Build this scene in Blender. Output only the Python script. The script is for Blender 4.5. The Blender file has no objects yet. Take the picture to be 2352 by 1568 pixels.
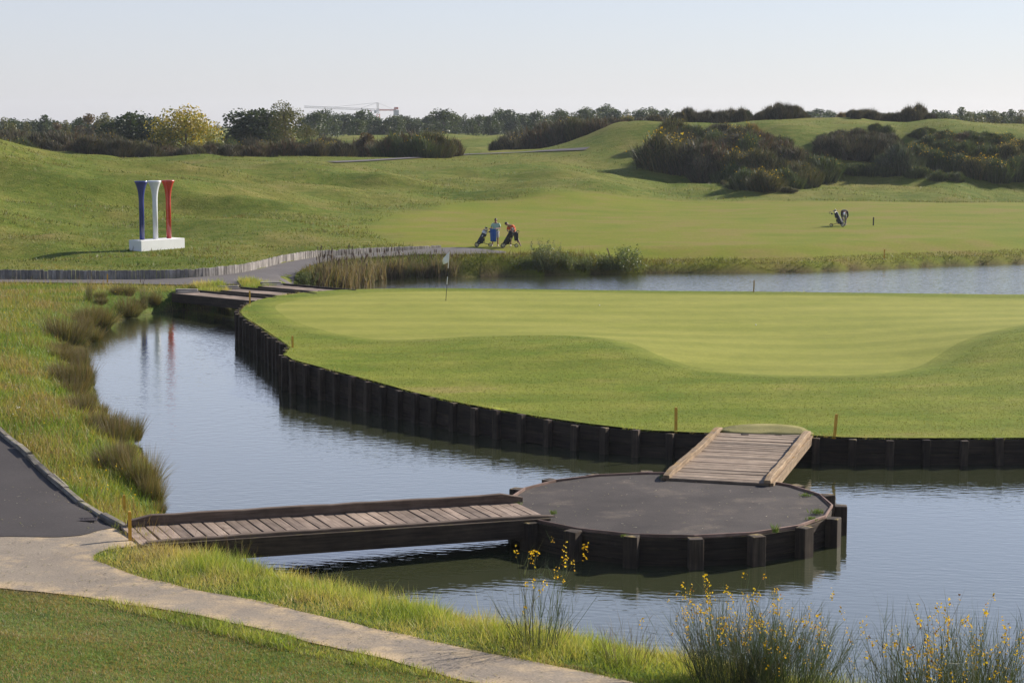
import bpy, bmesh, math, random, time
import numpy as np
from mathutils import Vector, Matrix
from mathutils.geometry import delaunay_2d_cdt

T0 = time.time()
random.seed(7)
RNG = np.random.default_rng(7)
scene = bpy.context.scene
COL = scene.collection

# ------------------------------------------------------------------ camera
CAM_H = 9.0                      # metres above the pond
FPX, CX, CY, HORIZON = 4450.0, 1176.0, 784.0, 280.0   # traced on a 2352 x 1568 copy
PITCH = math.atan((CY - HORIZON) / FPX)
cam_data = bpy.data.cameras.new('camera')
cam_data.sensor_width = 36.0
cam_data.sensor_fit = 'HORIZONTAL'
cam_data.lens = 36.0 * FPX / 2352.0
cam_data.clip_start = 0.5
cam_data.clip_end = 8000.0
cam = bpy.data.objects.new('camera', cam_data)
cam.location = (0, 0, CAM_H)
cam.rotation_euler = (math.pi / 2 - PITCH, 0, 0)
COL.objects.link(cam)
scene.camera = cam

# ------------------------------------------------------------------ light
SUN_AZ, SUN_EL = math.radians(35), math.radians(28)      # azimuth from +X towards +Y
world = bpy.data.worlds.new('World')
scene.world = world
world.use_nodes = True
wn = world.node_tree
wn.nodes.clear()
w_out = wn.nodes.new('ShaderNodeOutputWorld')
w_bg = wn.nodes.new('ShaderNodeBackground')
w_sky = wn.nodes.new('ShaderNodeTexSky')
w_sky.sky_type = 'NISHITA'
w_sky.sun_disc = False
w_sky.sun_elevation = SUN_EL
w_sky.sun_rotation = math.pi / 2 - SUN_AZ
w_sky.altitude = 100
w_sky.air_density = 1.0
w_sky.dust_density = 0.5
w_sky.ozone_density = 6.0
w_bg.inputs['Strength'].default_value = 0.086
w_mix = wn.nodes.new('ShaderNodeMix')          # thin veil of haze over the clear sky
w_mix.data_type = 'RGBA'
w_tc = wn.nodes.new('ShaderNodeTexCoord')
w_sep = wn.nodes.new('ShaderNodeSeparateXYZ')
wn.links.new(w_tc.outputs['Generated'], w_sep.inputs[0])
w_el = wn.nodes.new('ShaderNodeMapRange')       # haze is thickest along the horizon and thins towards the zenith
w_el.interpolation_type = 'SMOOTHSTEP'
w_el.inputs[1].default_value = 0.0
w_el.inputs[2].default_value = 0.75
w_el.inputs[3].default_value = 0.6
w_el.inputs[4].default_value = 0.06
wn.links.new(w_sep.outputs[2], w_el.inputs[0])
wn.links.new(w_el.outputs[0], w_mix.inputs[0])
wn.links.new(w_sky.outputs[0], w_mix.inputs[6])
w_mix.inputs[7].default_value = (5.6, 5.25, 5.75, 1)
wn.links.new(w_mix.outputs[2], w_bg.inputs[0])
wn.links.new(w_bg.outputs[0], w_out.inputs[0])

sun_data = bpy.data.lights.new('sun', 'SUN')
sun_data.energy = 5.0
sun_data.angle = math.radians(0.55)
sun_data.color = (1.0, 0.93, 0.82)
sun = bpy.data.objects.new('sun', sun_data)
sd = Vector((math.cos(SUN_EL) * math.cos(SUN_AZ), math.cos(SUN_EL) * math.sin(SUN_AZ), math.sin(SUN_EL)))
sun.rotation_euler = sd.to_track_quat('Z', 'Y').to_euler()
sun.location = (40, 40, 60)
COL.objects.link(sun)

scene.view_settings.view_transform = 'Standard'
scene.view_settings.look = 'None'
scene.view_settings.gamma = 1.0
scene.view_settings.use_curve_mapping = False
scene.view_settings.exposure = 0.7
scene.render.engine = 'CYCLES'
scene.cycles.use_denoising = True
scene.cycles.denoiser = 'OPENIMAGEDENOISE'
scene.cycles.max_bounces = 6
scene.cycles.diffuse_bounces = 2
scene.cycles.glossy_bounces = 3
scene.cycles.transmission_bounces = 3
scene.cycles.transparent_max_bounces = 4
scene.cycles.volume_bounces = 0
scene.cycles.sample_clamp_indirect = 6.0

# ------------------------------------------------------------------ helpers
def ray(x, y):
    a, b = (x - CX) / FPX, (CY - y) / FPX
    s, c = math.sin(PITCH), math.cos(PITCH)
    return a, c + b * s, -s + b * c

def at(x, y, z=0.0):
    """traced pixel + known height -> world XYZ"""
    dx, dy, dz = ray(x, y)
    t = (z - CAM_H) / dz
    return (dx * t, dy * t, z)

def at_depth(x, y, d):
    dx, dy, dz = ray(x, y)
    return (dx / dy * d, d, CAM_H + dz / dy * d)

def hash2(ix, iy, seed):
    h = (ix.astype(np.int64) * 374761393 + iy.astype(np.int64) * 668265263 + seed * 982451653) & 0xFFFFFFFF
    h = ((h ^ (h >> 13)) * 1274126177) & 0xFFFFFFFF
    return ((h ^ (h >> 16)) & 0xFFFF) / 65535.0

def vnoise(x, y, seed=0):
    ix, iy = np.floor(x), np.floor(y)
    fx, fy = x - ix, y - iy
    fx, fy = fx * fx * (3 - 2 * fx), fy * fy * (3 - 2 * fy)
    a, b = hash2(ix, iy, seed), hash2(ix + 1, iy, seed)
    c, d = hash2(ix, iy + 1, seed), hash2(ix + 1, iy + 1, seed)
    return (a * (1 - fx) + b * fx) * (1 - fy) + (c * (1 - fx) + d * fx) * fy

def fbm(x, y, seed=0, o=3):
    r, amp, tot = 0, 1.0, 0
    for k in range(o):
        r = r + amp * (vnoise(x * 2 ** k + 17.3 * k, y * 2 ** k + 5.1 * k, seed + k) - 0.5)
        tot += amp
        amp *= 0.5
    return r / tot * 2

def smooth(a, b, x):
    t = np.clip((x - a) / (b - a), 0, 1)
    return t * t * (3 - 2 * t)

def seg_dist(px, py, poly, closed=True):
    P = np.asarray(poly, float)[:, :2]
    Q = np.roll(P, -1, 0) if closed else P[1:]
    P = P if closed else P[:-1]
    best = np.full(px.shape, 1e18)
    for (ax, ay), (bx, by) in zip(P, Q):
        ex, ey = bx - ax, by - ay
        t = np.clip(((px - ax) * ex + (py - ay) * ey) / (ex * ex + ey * ey + 1e-12), 0, 1)
        best = np.minimum(best, (px - ax - t * ex) ** 2 + (py - ay - t * ey) ** 2)
    return np.sqrt(best)

def inside(px, py, poly):
    P = np.asarray(poly, float)[:, :2]
    Q = np.roll(P, -1, 0)
    r = np.zeros(px.shape, bool)
    for (ax, ay), (bx, by) in zip(P, Q):
        if ay == by:
            continue
        c = ((ay > py) != (by > py)) & (px < (bx - ax) * (py - ay) / (by - ay) + ax)
        r ^= c
    return r

def sdf(px, py, poly):
    d = seg_dist(px, py, poly)
    return np.where(inside(px, py, poly), -d, d)

def catmull(pts, n=6, closed=False):
    P = [np.array(p, float) for p in pts]
    out = []
    N = len(P)
    rng = range(N) if closed else range(N - 1)
    for i in rng:
        if closed:
            p0, p1, p2, p3 = P[i - 1], P[i], P[(i + 1) % N], P[(i + 2) % N]
        else:
            p0, p1, p2, p3 = P[max(i - 1, 0)], P[i], P[i + 1], P[min(i + 2, N - 1)]
        for k in range(n):
            t = k / n
            out.append(0.5 * (2 * p1 + (p2 - p0) * t + (2 * p0 - 5 * p1 + 4 * p2 - p3) * t * t + (3 * p1 - p0 - 3 * p2 + p3) * t ** 3))
    if not closed:
        out.append(P[-1])
    return np.array(out)

def resample(pts, step, closed=False):
    P = np.asarray(pts, float)
    if closed:
        P = np.vstack([P, P[:1]])
    L = np.concatenate([[0], np.cumsum(np.linalg.norm(np.diff(P[:, :2], axis=0), axis=1))])
    n = max(2, int(round(L[-1] / step)))
    s = np.linspace(0, L[-1], n + 1)
    R = np.stack([np.interp(s, L, P[:, k]) for k in range(P.shape[1])], 1)
    return R[:-1] if closed else R

class TPS:
    def __init__(self, uv, z, lam=1e-3):
        self.uv = np.asarray(uv, float)
        n = len(self.uv)
        K = self.kern(self.uv) + lam * np.eye(n)
        Pm = np.hstack([np.ones((n, 1)), self.uv])
        A = np.zeros((n + 3, n + 3))
        A[:n, :n], A[:n, n:], A[n:, :n] = K, Pm, Pm.T
        self.w = np.linalg.solve(A, np.concatenate([z, np.zeros(3)]))
    def kern(self, q):
        d2 = ((q[:, None, :] - self.uv[None]) ** 2).sum(-1)
        return 0.5 * d2 * np.log(d2 + 1e-12)
    def __call__(self, q):
        out = np.empty(len(q))
        for i in range(0, len(q), 20000):
            c = q[i:i + 20000]
            out[i:i + 20000] = self.kern(c) @ self.w[:-3] + self.w[-3] + c @ self.w[-2:]
        return out

def mesh_np(name, V, F, cols=None, smooth_shade=False, attrs=None):
    """V (n,3), F (m,k) uniform faces"""
    V = np.ascontiguousarray(V, np.float32)
    F = np.ascontiguousarray(F, np.int32)
    m = bpy.data.meshes.new(name)
    m.vertices.add(len(V))
    m.vertices.foreach_set('co', V.ravel())
    k = F.shape[1]
    m.loops.add(F.size)
    m.loops.foreach_set('vertex_index', F.ravel())
    m.polygons.add(len(F))
    m.polygons.foreach_set('loop_start', np.arange(0, F.size, k, dtype=np.int32))
    m.polygons.foreach_set('loop_total', np.full(len(F), k, np.int32))
    m.polygons.foreach_set('use_smooth', np.full(len(F), smooth_shade))
    m.update(calc_edges=True)
    m.validate()
    if cols is not None:
        a = m.attributes.new('Col', 'FLOAT_COLOR', 'POINT')
        c = np.ones((len(V), 4), np.float32)
        c[:, :3] = cols
        a.data.foreach_set('color', c.ravel())
    for nm, arr in (attrs or {}).items():
        a = m.attributes.new(nm, 'FLOAT', 'POINT')
        a.data.foreach_set('value', np.ascontiguousarray(arr, np.float32))
    return m

def link(name, mesh, mat=None, parent=None, loc=None, rot=None):
    o = bpy.data.objects.new(name, mesh)
    COL.objects.link(o)
    if mat is not None and mesh is not None and len(mesh.materials) == 0:
        mesh.materials.append(mat)
    if parent is not None:
        o.parent = parent
    if loc is not None:
        o.location = loc
    if rot is not None:
        o.rotation_euler = rot
    return o

def tag(o, label=None, cat=None, group=None, kind=None):
    if label: o['label'] = label
    if cat: o['category'] = cat
    if group: o['group'] = group
    if kind: o['kind'] = kind
    return o

def thing(name, label, cat, loc=(0, 0, 0), rz=0.0, group=None):
    o = bpy.data.objects.new(name, None)
    o.empty_display_size = 0.2
    COL.objects.link(o)
    o.location = loc
    o.rotation_euler = (0, 0, rz)
    return tag(o, label, cat, group)

def copy_tree(o, parent=None):
    c = o.copy()
    COL.objects.link(c)
    c.parent = parent
    for ch in list(o.children):
        copy_tree(ch, c)
    return c

def bm_mesh(name, bm, smooth_shade=False):
    bmesh.ops.recalc_face_normals(bm, faces=bm.faces)
    m = bpy.data.meshes.new(name)
    bm.to_mesh(m)
    bm.free()
    if smooth_shade:
        for p in m.polygons:
            p.use_smooth = True
    return m

def add_box(bm, size, M=None, bevel=0.0):
    tmp = bmesh.new()
    bmesh.ops.create_cube(tmp, size=1.0)
    for v in tmp.verts:
        v.co = Vector((v.co.x * size[0], v.co.y * size[1], v.co.z * size[2]))
    if bevel > 0:
        bmesh.ops.bevel(tmp, geom=tmp.edges[:], offset=bevel, segments=1, affect='EDGES', clamp_overlap=True)
    mp = {}
    for v in tmp.verts:
        mp[v] = bm.verts.new(M @ v.co if M else v.co)
    for f in tmp.faces:
        bm.faces.new([mp[v] for v in f.verts])
    tmp.free()

def box_mesh(name, size, bevel=0.0, jitter=0.0, seed=0):
    bm = bmesh.new()
    add_box(bm, size, None, bevel)
    if jitter:
        r = random.Random(seed)
        for v in bm.verts:
            v.co += Vector((r.uniform(-1, 1), r.uniform(-1, 1), r.uniform(-1, 1))) * jitter
    return bm_mesh(name, bm)

def add_tube(bm, pts, radii, n=8, cap=True):
    pts = [Vector(p) for p in pts]
    if not hasattr(radii, '__len__'):
        radii = [radii] * len(pts)
    rings = []
    for i, p in enumerate(pts):
        a = pts[max(i - 1, 0)]
        b = pts[min(i + 1, len(pts) - 1)]
        d = (b - a).normalized()
        u = d.cross(Vector((0.31, 0.17, 0.93)) if abs(d.z) < 0.9 else Vector((1, 0.1, 0))).normalized()
        w = d.cross(u)
        rings.append([bm.verts.new(p + (u * math.cos(k * 2 * math.pi / n) + w * math.sin(k * 2 * math.pi / n)) * radii[i]) for k in range(n)])
    for r0, r1 in zip(rings, rings[1:]):
        for k in range(n):
            bm.faces.new((r0[k], r0[(k + 1) % n], r1[(k + 1) % n], r1[k]))
    if cap:
        bm.faces.new(rings[0][::-1])
        bm.faces.new(rings[-1])

def add_lathe(bm, prof, n=24, M=None):
    rings = []
    for r, z in prof:
        ring = []
        for k in range(n):
            a = 2 * math.pi * k / n
            co = Vector((r * math.cos(a), r * math.sin(a), z))
            ring.append(bm.verts.new(M @ co if M else co))
        rings.append(ring)
    for r0, r1 in zip(rings, rings[1:]):
        for k in range(n):
            bm.faces.new((r0[k], r0[(k + 1) % n], r1[(k + 1) % n], r1[k]))
    bm.faces.new(rings[0][::-1])
    bm.faces.new(rings[-1])

# ------------------------------------------------------------------ materials
def new_mat(name):
    m = bpy.data.materials.new(name)
    m.use_nodes = True
    nt = m.node_tree
    b = nt.nodes['Principled BSDF']
    return m, nt, b

def N(nt, kind, **kw):
    n = nt.nodes.new('ShaderNode' + kind)
    for k, v in kw.items():
        setattr(n, k, v)
    return n

def ramp(nt, stops, interp='LINEAR'):
    r = N(nt, 'ValToRGB')
    r.color_ramp.interpolation = interp
    e = r.color_ramp.elements
    while len(e) < len(stops):
        e.new(0.5)
    for el, (p, c) in zip(e, stops):
        el.position = p
        el.color = (*c, 1)
    return r

def noise(nt, coord, scale, detail=4, rough=0.55, stretch=None):
    n = N(nt, 'TexNoise')
    n.inputs['Scale'].default_value = scale
    n.inputs['Detail'].default_value = detail
    n.inputs['Roughness'].default_value = rough
    if stretch:
        mp = N(nt, 'Mapping')
        mp.inputs['Scale'].default_value = stretch
        nt.links.new(coord, mp.inputs[0])
        coord = mp.outputs[0]
    nt.links.new(coord, n.inputs['Vector'])
    return n

def mixc(nt, fac, a, b, mode='MIX'):
    m = N(nt, 'Mix', data_type='RGBA', blend_type=mode)
    for sock, v in ((m.inputs[0], fac), (m.inputs[6], a), (m.inputs[7], b)):
        if isinstance(v, (int, float)):
            sock.default_value = v
        elif isinstance(v, tuple):
            sock.default_value = (*v, 1)
        else:
            nt.links.new(v, sock)
    return m.outputs[2]

def bump(nt, h, strength, dist, b):
    n = N(nt, 'Bump')
    n.inputs['Strength'].default_value = strength
    n.inputs['Distance'].default_value = dist
    nt.links.new(h, n.inputs['Height'])
    nt.links.new(n.outputs[0], b.inputs['Normal'])
    return n

def mat_plain(name, col, rough=0.6, metal=0.0, spec=0.5, var=0.12, scale=6.0, coat=0.0):
    m, nt, b = new_mat(name)
    tc = N(nt, 'TexCoord')
    n = noise(nt, tc.outputs['Object'], scale, 5)
    lo = tuple(c * (1 - var) for c in col)
    hi = tuple(min(1, c * (1 + var)) for c in col)
    r = ramp(nt, [(0.3, lo), (0.7, hi)])
    nt.links.new(n.outputs[0], r.inputs[0])
    nt.links.new(r.outputs[0], b.inputs['Base Color'])
    b.inputs['Roughness'].default_value = rough
    b.inputs['Metallic'].default_value = metal
    b.inputs['Specular IOR Level'].default_value = spec
    b.inputs['Coat Weight'].default_value = coat
    return m

def mat_leaf(name, rough=0.5, trans=0.35, tint=(1.0, 1.0, 0.6), spec=0.4, attr='Col'):
    """vertex-coloured thin leaf with light passing through"""
    m, nt, b = new_mat(name)
    a = N(nt, 'Attribute', attribute_name=attr)
    nt.links.new(a.outputs['Color'], b.inputs['Base Color'])
    b.inputs['Roughness'].default_value = rough
    b.inputs['Specular IOR Level'].default_value = spec
    t = N(nt, 'BsdfTranslucent')
    nt.links.new(mixc(nt, 1.0, a.outputs['Color'], tint, 'MULTIPLY'), t.inputs['Color'])
    mx = N(nt, 'MixShader')
    mx.inputs[0].default_value = trans
    nt.links.new(b.outputs[0], mx.inputs[1])
    nt.links.new(t.outputs[0], mx.inputs[2])
    nt.links.new(mx.outputs[0], nt.nodes['Material Output'].inputs[0])
    return m

def mat_wood(name, dark, light, grain_axis='X', rough=0.8, moss=None):
    m, nt, b = new_mat(name)
    tc = N(nt, 'TexCoord')
    oi = N(nt, 'ObjectInfo')
    add = N(nt, 'VectorMath', operation='ADD')
    sc = N(nt, 'VectorMath', operation='SCALE')
    cmb = N(nt, 'CombineXYZ')
    for k in range(3):
        nt.links.new(oi.outputs['Random'], cmb.inputs[k])
    nt.links.new(cmb.outputs[0], sc.inputs[0])
    sc.inputs['Scale'].default_value = 37.0
    nt.links.new(tc.outputs['Object'], add.inputs[0])
    nt.links.new(sc.outputs[0], add.inputs[1])
    st = {'X': (1.2, 22, 22), 'Y': (22, 1.2, 22), 'Z': (22, 22, 1.2)}[grain_axis]
    g = noise(nt, add.outputs[0], 1.0, 6, 0.6, st)
    p = noise(nt, add.outputs[0], 2.3, 4, 0.6)
    r = ramp(nt, [(0.25, dark), (0.75, light)])
    nt.links.new(g.outputs[0], r.inputs[0])
    mr = N(nt, 'MapRange')
    mr.inputs[3].default_value = 0.68
    mr.inputs[4].default_value = 1.3
    nt.links.new(oi.outputs['Random'], mr.inputs[0])
    c = mixc(nt, 1.0, r.outputs[0], mr.outputs[0], 'MULTIPLY')
    rp = ramp(nt, [(0.4, (0.62, 0.6, 0.58)), (0.62, (1, 1, 1))])
    nt.links.new(p.outputs[0], rp.inputs[0])
    c = mixc(nt, 0.8, c, rp.outputs[0], 'MULTIPLY')
    if moss:
        q = noise(nt, add.outputs[0], 4.0, 5, 0.65)
        qr = ramp(nt, [(0.52, (0, 0, 0)), (0.66, (1, 1, 1))])
        nt.links.new(q.outputs[0], qr.inputs[0])
        geo = N(nt, 'NewGeometry')
        sep = N(nt, 'SeparateXYZ')
        nt.links.new(geo.outputs['Normal'], sep.inputs[0])
        mu = N(nt, 'Math', operation='MULTIPLY', use_clamp=True)
        nt.links.new(qr.outputs[0], mu.inputs[0])
        nt.links.new(sep.outputs[2], mu.inputs[1])
        c = mixc(nt, mu.outputs[0], c, moss)
    nt.links.new(c, b.inputs['Base Color'])
    b.inputs['Roughness'].default_value = rough
    b.inputs['Specular IOR Level'].default_value = 0.3
    bump(nt, g.outputs[0], 0.5, 0.012, b)
    return m
# ------------------------------------------------------------------ layout (traced outlines -> metres)
POND = np.array([at(x, y, 0)[:2] for x, y in [
    (430, 1262), (540, 1300), (640, 1345), (760, 1374), (900, 1405), (1050, 1440), (1200, 1470), (1350, 1493),
    (1500, 1518), (1650, 1542), (1800, 1568), (2000, 1608), (2352, 1690), (2900, 1820), (4200, 1500), (4600, 900),
    (3600, 590), (2800, 585), (2500, 596), (2352, 604), (2200, 609), (2100, 613), (1950, 620), (1850, 624), (1700, 626),
    (1450, 628), (1200, 634), (1000, 637), (880, 642), (835, 654), (780, 667), (700, 676), (640, 689),
    (550, 702), (480, 707), (410, 713), (350, 719), (300, 728), (245, 748), (205, 775), (195, 815), (200, 860),
    (215, 912), (245, 965), (300, 1015), (345, 1080), (368, 1150), (372, 1200)]])
POND = catmull(POND, 3, True)

WALL_V = [(-420, 643), (-260, 642), (0, 642), (150, 643), (300, 643), (400, 642), (490, 637), (560, 628), (610, 617), (660, 605),
          (720, 595), (790, 588), (870, 582), (950, 577), (1010, 573)]
WALL = catmull([at(x, y, float(np.interp(x, [500, 800], [0.92, 1.14]))) for x, y in WALL_V], 6)
WX, WY = WALL[:, 0], WALL[:, 1]

def wall_height(X):
    return np.interp(X, [WX[0], WX[-1] - 9, WX[-1] - 1.0, WX[-1] + 2.0], [0.47, 0.42, 0.16, 0.0])

FAIR = catmull([at(x, y, 1.5)[:2] for x, y in [
    (860, 522), (900, 505), (990, 489), (1150, 477), (1350, 470), (1600, 469), (1900, 470), (2352, 472), (2900, 470),
    (2900, 570), (2352, 577), (1900, 584), (1500, 582), (1300, 574), (1180, 576), (1060, 569), (950, 560), (880, 544)]], 4, True)

NEARPATH = [at(x, y, 0.8)[:2] for x, y in [
    (-500, 1290), (-200, 1240), (0, 1226), (120, 1226), (192, 1222), (250, 1198), (275, 1207), (325, 1248), (262, 1258), (224, 1272), (216, 1285), (260, 1302),
    (330, 1326), (440, 1352), (600, 1382), (750, 1415), (900, 1448), (1050, 1480), (1200, 1511), (1330, 1536), (1450, 1560),
    (1700, 1618), (2000, 1690), (2500, 1800),
    (2100, 1830), (1700, 1735), (1400, 1655), (1200, 1602), (1070, 1570), (950, 1536), (800, 1498), (600, 1449), (450, 1416),
    (300, 1391), (150, 1369), (0, 1355), (-200, 1345), (-500, 1335)]]
SIDEPATH = [at(x, y, 0.82)[:2] for x, y in [
    (-520, 1010), (-150, 975), (0, 1003), (60, 1048), (110, 1098), (170, 1143), (225, 1178), (268, 1200), (250, 1206), (192, 1230), (120, 1234),
    (0, 1234), (-200, 1250), (-520, 1300)]]
FARPATH = [at(x, y, float(np.interp(x, [500, 800], [0.92, 1.14])))[:2] for x, y in [
    (-420, 644), (-260, 643), (0, 643), (150, 644), (300, 644), (400, 643), (490, 638), (560, 629), (610, 618), (660, 606), (720, 596),
    (790, 589), (870, 583), (950, 578), (1010, 574), (1055, 573), (1110, 576), (1160, 580), (1165, 583), (1060, 585), (960, 586), (860, 592), (780, 599), (735, 605), (705, 614), (680, 627),
    (660, 640), (640, 648), (600, 650), (500, 655), (410, 656), (300, 654), (150, 652), (0, 650), (-260, 650), (-420, 652)]]
# ------------------------------------------------------------------ terrain height
ctrl = []
def cp(z, *pts):
    for p in pts:
        ctrl.append(at(p[0], p[1], z))
def cv(*pts):
    for x, y, z in pts:
        ctrl.append(at(x, y, z))
cv((0, 1568, 1.05), (500, 1568, .95), (1000, 1568, .88), (0, 1450, .92), (0, 1355, .82), (600, 1450, .82), (300, 1390, .82), (800, 1500, .82),
   (1070, 1568, .82), (300, 1245, .78), (220, 1275, .8), (600, 1380, .79), (900, 1450, .77), (1200, 1510, .76), (1450, 1560, .74), (1900, 1660, .72),
   (2352, 1760, .72), (3000, 1800, .8), (0, 1230, .82), (0, 1100, .83), (0, 1010, .85), (-300, 1000, .9), (-300, 1200, .9), (150, 1150, .82),
   (260, 1200, .8), (200, 1090, .8), (100, 950, .95), (0, 900, 1.0), (-250, 900, 1.1), (0, 750, 1.1), (-200, 700, 1.05), (150, 672, .92), (300, 665, .9),
   (0, 645, .92), (300, 649, .92), (450, 650, .92), (600, 632, .98), (700, 606, 1.08), (900, 586, 1.15), (1020, 580, 1.15), (1150, 582, 1.15), (-300, 645, .95),
   (360, 578, 1.28), (0, 565, 1.55), (-300, 565, 1.7), (700, 562, 1.35), (100, 500, 2.5), (360, 500, 2.3), (700, 500, 1.9), (0, 430, 4.1), (400, 430, 3.7), (800, 430, 3.1),
   (200, 368, 5.1), (400, 373, 4.9), (700, 374, 4.8), (900, 369, 4.8), (80, 352, 6.1), (-60, 335, 7.0), (-300, 322, 7.6), (-200, 430, 4.6),
   (1000, 555, 1.35), (1000, 490, 1.7), (1000, 420, 3.1), (1000, 364, 4.75), (1200, 480, 1.75), (1200, 400, 3.7), (1200, 353, 5.2), (1350, 345, 5.7), (1350, 400, 3.9),
   (1480, 400, 3.4), (1480, 350, 5.5), (1500, 322, 6.85), (1500, 440, 2.2), (1500, 465, 1.8), (2000, 462, 1.8), (2352, 465, 1.8), (2800, 460, 1.9),
   (1200, 520, 1.5), (1500, 520, 1.5), (2000, 520, 1.5), (2352, 520, 1.45), (2800, 520, 1.5), (1500, 590, 1.1), (2000, 592, 1.05), (1250, 590, 1.1), (2352, 575, 1.1), (2800, 570, 1.2),
   (1600, 421, 2.4), (1750, 438, 2.2), (1880, 427, 2.3), (2000, 420, 2.6), (2100, 415, 2.6), (2352, 416, 2.6), (2800, 415, 2.6))
cv((970, 360, 5.0), (1050, 354.5, 5.15), (1130, 350.5, 5.3), (1210, 347.5, 5.4))
for x, y, d in [(1300, 332, 238), (1400, 292, 238), (1480, 279, 236), (1530, 281, 236), (1600, 286, 234), (1700, 283, 232), (1750, 281, 232), (1850, 276, 230), (1950, 278, 230),
                (2010, 283, 230), (2100, 277, 230), (2180, 273, 230), (2250, 279, 230), (2330, 291, 232), (2420, 286, 235), (2800, 280, 235),
                (2000, 372, 214), (2100, 385, 210), (2352, 350, 216), (2200, 345, 216), (1750, 345, 216), (1900, 330, 218), (1600, 340, 222),
                (1090, 311, 420), (900, 330, 300), (300, 340, 300), (1200, 320, 320)]:
    ctrl.append(at_depth(x, y, d))
    if 228 < d < 240:
        ctrl.append(at_depth(x, y + 1.5, d + 9))
        ctrl.append(at_depth(x, y + 6, d + 18))
ctrl += [(-6, 0, 7.3), (6, 0, 7.3), (0, 8, 5.6), (-8, 14, 3.6), (8, 14, 3.4), (0, 21, 1.7), (-9, 22, 1.6), (9, 22, 1.4), (0, 26, 1.0), (-40, 20, 3), (40, 20, 1.5),
         (-60, 255, 4.6), (-20, 255, 4.6), (0, 262, 4.7), (20, 262, 8.2), (45, 262, 8.3), (70, 262, 8.3), (20, 300, 6.4), (60, 300, 6.6),
         (-80, 400, 4.5), (60, 420, 6), (-120, 600, 4.5), (0, 600, 5), (120, 600, 5), (0, 1000, 4.5), (-250, 1000, 4.5), (250, 1000, 4.5)]
ctrl = np.array(ctrl)

def tuv(x, y):
    yy = np.maximum(y, -5.0)
    yc = np.minimum(yy, 1000.0)
    return np.stack([np.clip(x / (yc + 12.0), -1.6, 1.6) * 3.2, 2.0 * np.log(yc + 12.0)], 1)

T_MAIN = TPS(tuv(ctrl[:, 0], ctrl[:, 1]), ctrl[:, 2], 2e-3)

def base_hit(px, py):
    dx, dy, dz = ray(px, py)
    d = np.arange(150.0, 262.0, 0.2)
    X, Z = dx / dy * d, CAM_H + dz / dy * d
    gap = Z - T_MAIN(tuv(X, d))
    hit = np.nonzero(gap <= 0)[0]
    i = hit[0] if len(hit) else int(np.argmin(gap))
    return (X[i], d[i])
HILLPATH = catmull([base_hit(x, y) for x, y in [(760, 374), (830, 371), (900, 367), (970, 363), (1050, 358), (1130, 354), (1200, 351), (1300, 346), (1350, 343)]], 5)

def path_mask(x, y):
    d = np.minimum(sdf(x, y, NEARPATH), sdf(x, y, SIDEPATH))
    d = np.minimum(d, sdf(x, y, FARPATH))
    return np.minimum(d, seg_dist(x, y, HILLPATH, False) - 1.6)

MOUNDS = [(*base_hit(px, py), am, rx, ry) for px, py, am, rx, ry in [(880, 422, .75, 4, 3), (720, 398, .6, 6, 4), (1200, 440, .6, 5, 3), (300, 435, .55, 7, 4),
          (540, 470, .55, 5, 3), (130, 505, .5, 6, 3), (650, 520, .35, 4, 2.5), (1340, 425, .6, 6, 3), (1050, 400, .5, 6, 4), (450, 400, .5, 7, 4), (60, 400, .5, 6, 4)]]
SCULPT = at(361, 572, 1.42)
def hfun(x, y, want=False):
    x = np.asarray(x, float)
    y = np.asarray(y, float)
    base = T_MAIN(tuv(x, y))
    base = np.where(y > 1000, 4.5 - 3.5 * smooth(1000, 2400, y), base)
    pm = path_mask(x, y)
    fair = sdf(x, y, FAIR)
    sdp = sdf(x, y, POND)
    dw = y - np.interp(x, WX, WY)
    step = wall_height(x) * smooth(0.22, 0.95, dw) * np.exp(-np.maximum(dw, 0) / 11.0)
    rough = smooth(0.5, 9.0, fair) * smooth(98, 118, y) * smooth(0.3, 6, dw + (x > WX[-1]) * 9)
    hum = rough * (0.85 * fbm(x / 13, y / 8, 3, 2) + 0.42 * fbm(x / 4.6, y / 3.2, 11, 2))
    hum = hum + (1 - rough) * smooth(0.2, 2.5, np.minimum(pm, 9)) * (0.05 * fbm(x / 2.2, y / 2.2, 21, 2) + 0.02 * fbm(x / .6, y / .6, 31, 1))
    hum = hum * smooth(0.0, 1.2, pm) * (1 - 0.75 * smooth(-0.5, -4.0, fair))
    for cx, cy, am, rx, ry in MOUNDS:
        dx, dy = x - cx, y - cy
        hum = hum + am * (np.exp(-(dx / rx) ** 2 - (dy / ry) ** 2) - 0.75 * np.exp(-((dx + rx * .9) / rx) ** 2 - ((dy + ry * 1.1) / ry) ** 2))
    hum = hum * smooth(2.2, 7.0, np.hypot(x - SCULPT[0], y - SCULPT[1]))
    hum = hum * smooth(2.5, 14.0, seg_dist(x, y, HILLPATH, False))
    z = base + step + hum
    far_bank = smooth(88, 96, y) * smooth(-9, -4, x)
    w = (2.7 - 1.6 * smooth(84, 90, y)) * (1 - far_bank) + (1.05 + 0.5 * vnoise(x / 3.1, y / 3.1, 5)) * far_bank
    t = np.clip((sdp + 0.25 * fbm(x / 1.3, y / 1.3, 41, 2)) / w, 0, 1)
    prof = 1 - (1 - t) ** 2.2
    cut = far_bank * smooth(2, 9, x)
    prof = prof * (1 - cut) + cut * (0.42 * np.clip(sdp / 0.35, 0, 1) + 0.58 * smooth(0.2, 6.0, sdp))
    z = np.where(sdp > -0.4, z * prof + (t <= 0) * np.minimum(0, sdp) * 0.5 - 0.03 * (t <= 0), -0.2 - 0.5 * np.clip((-sdp - .4) / 1.5, 0, 1))
    if want:
        return z, fair, sdp, pm, rough
    return z

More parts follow.
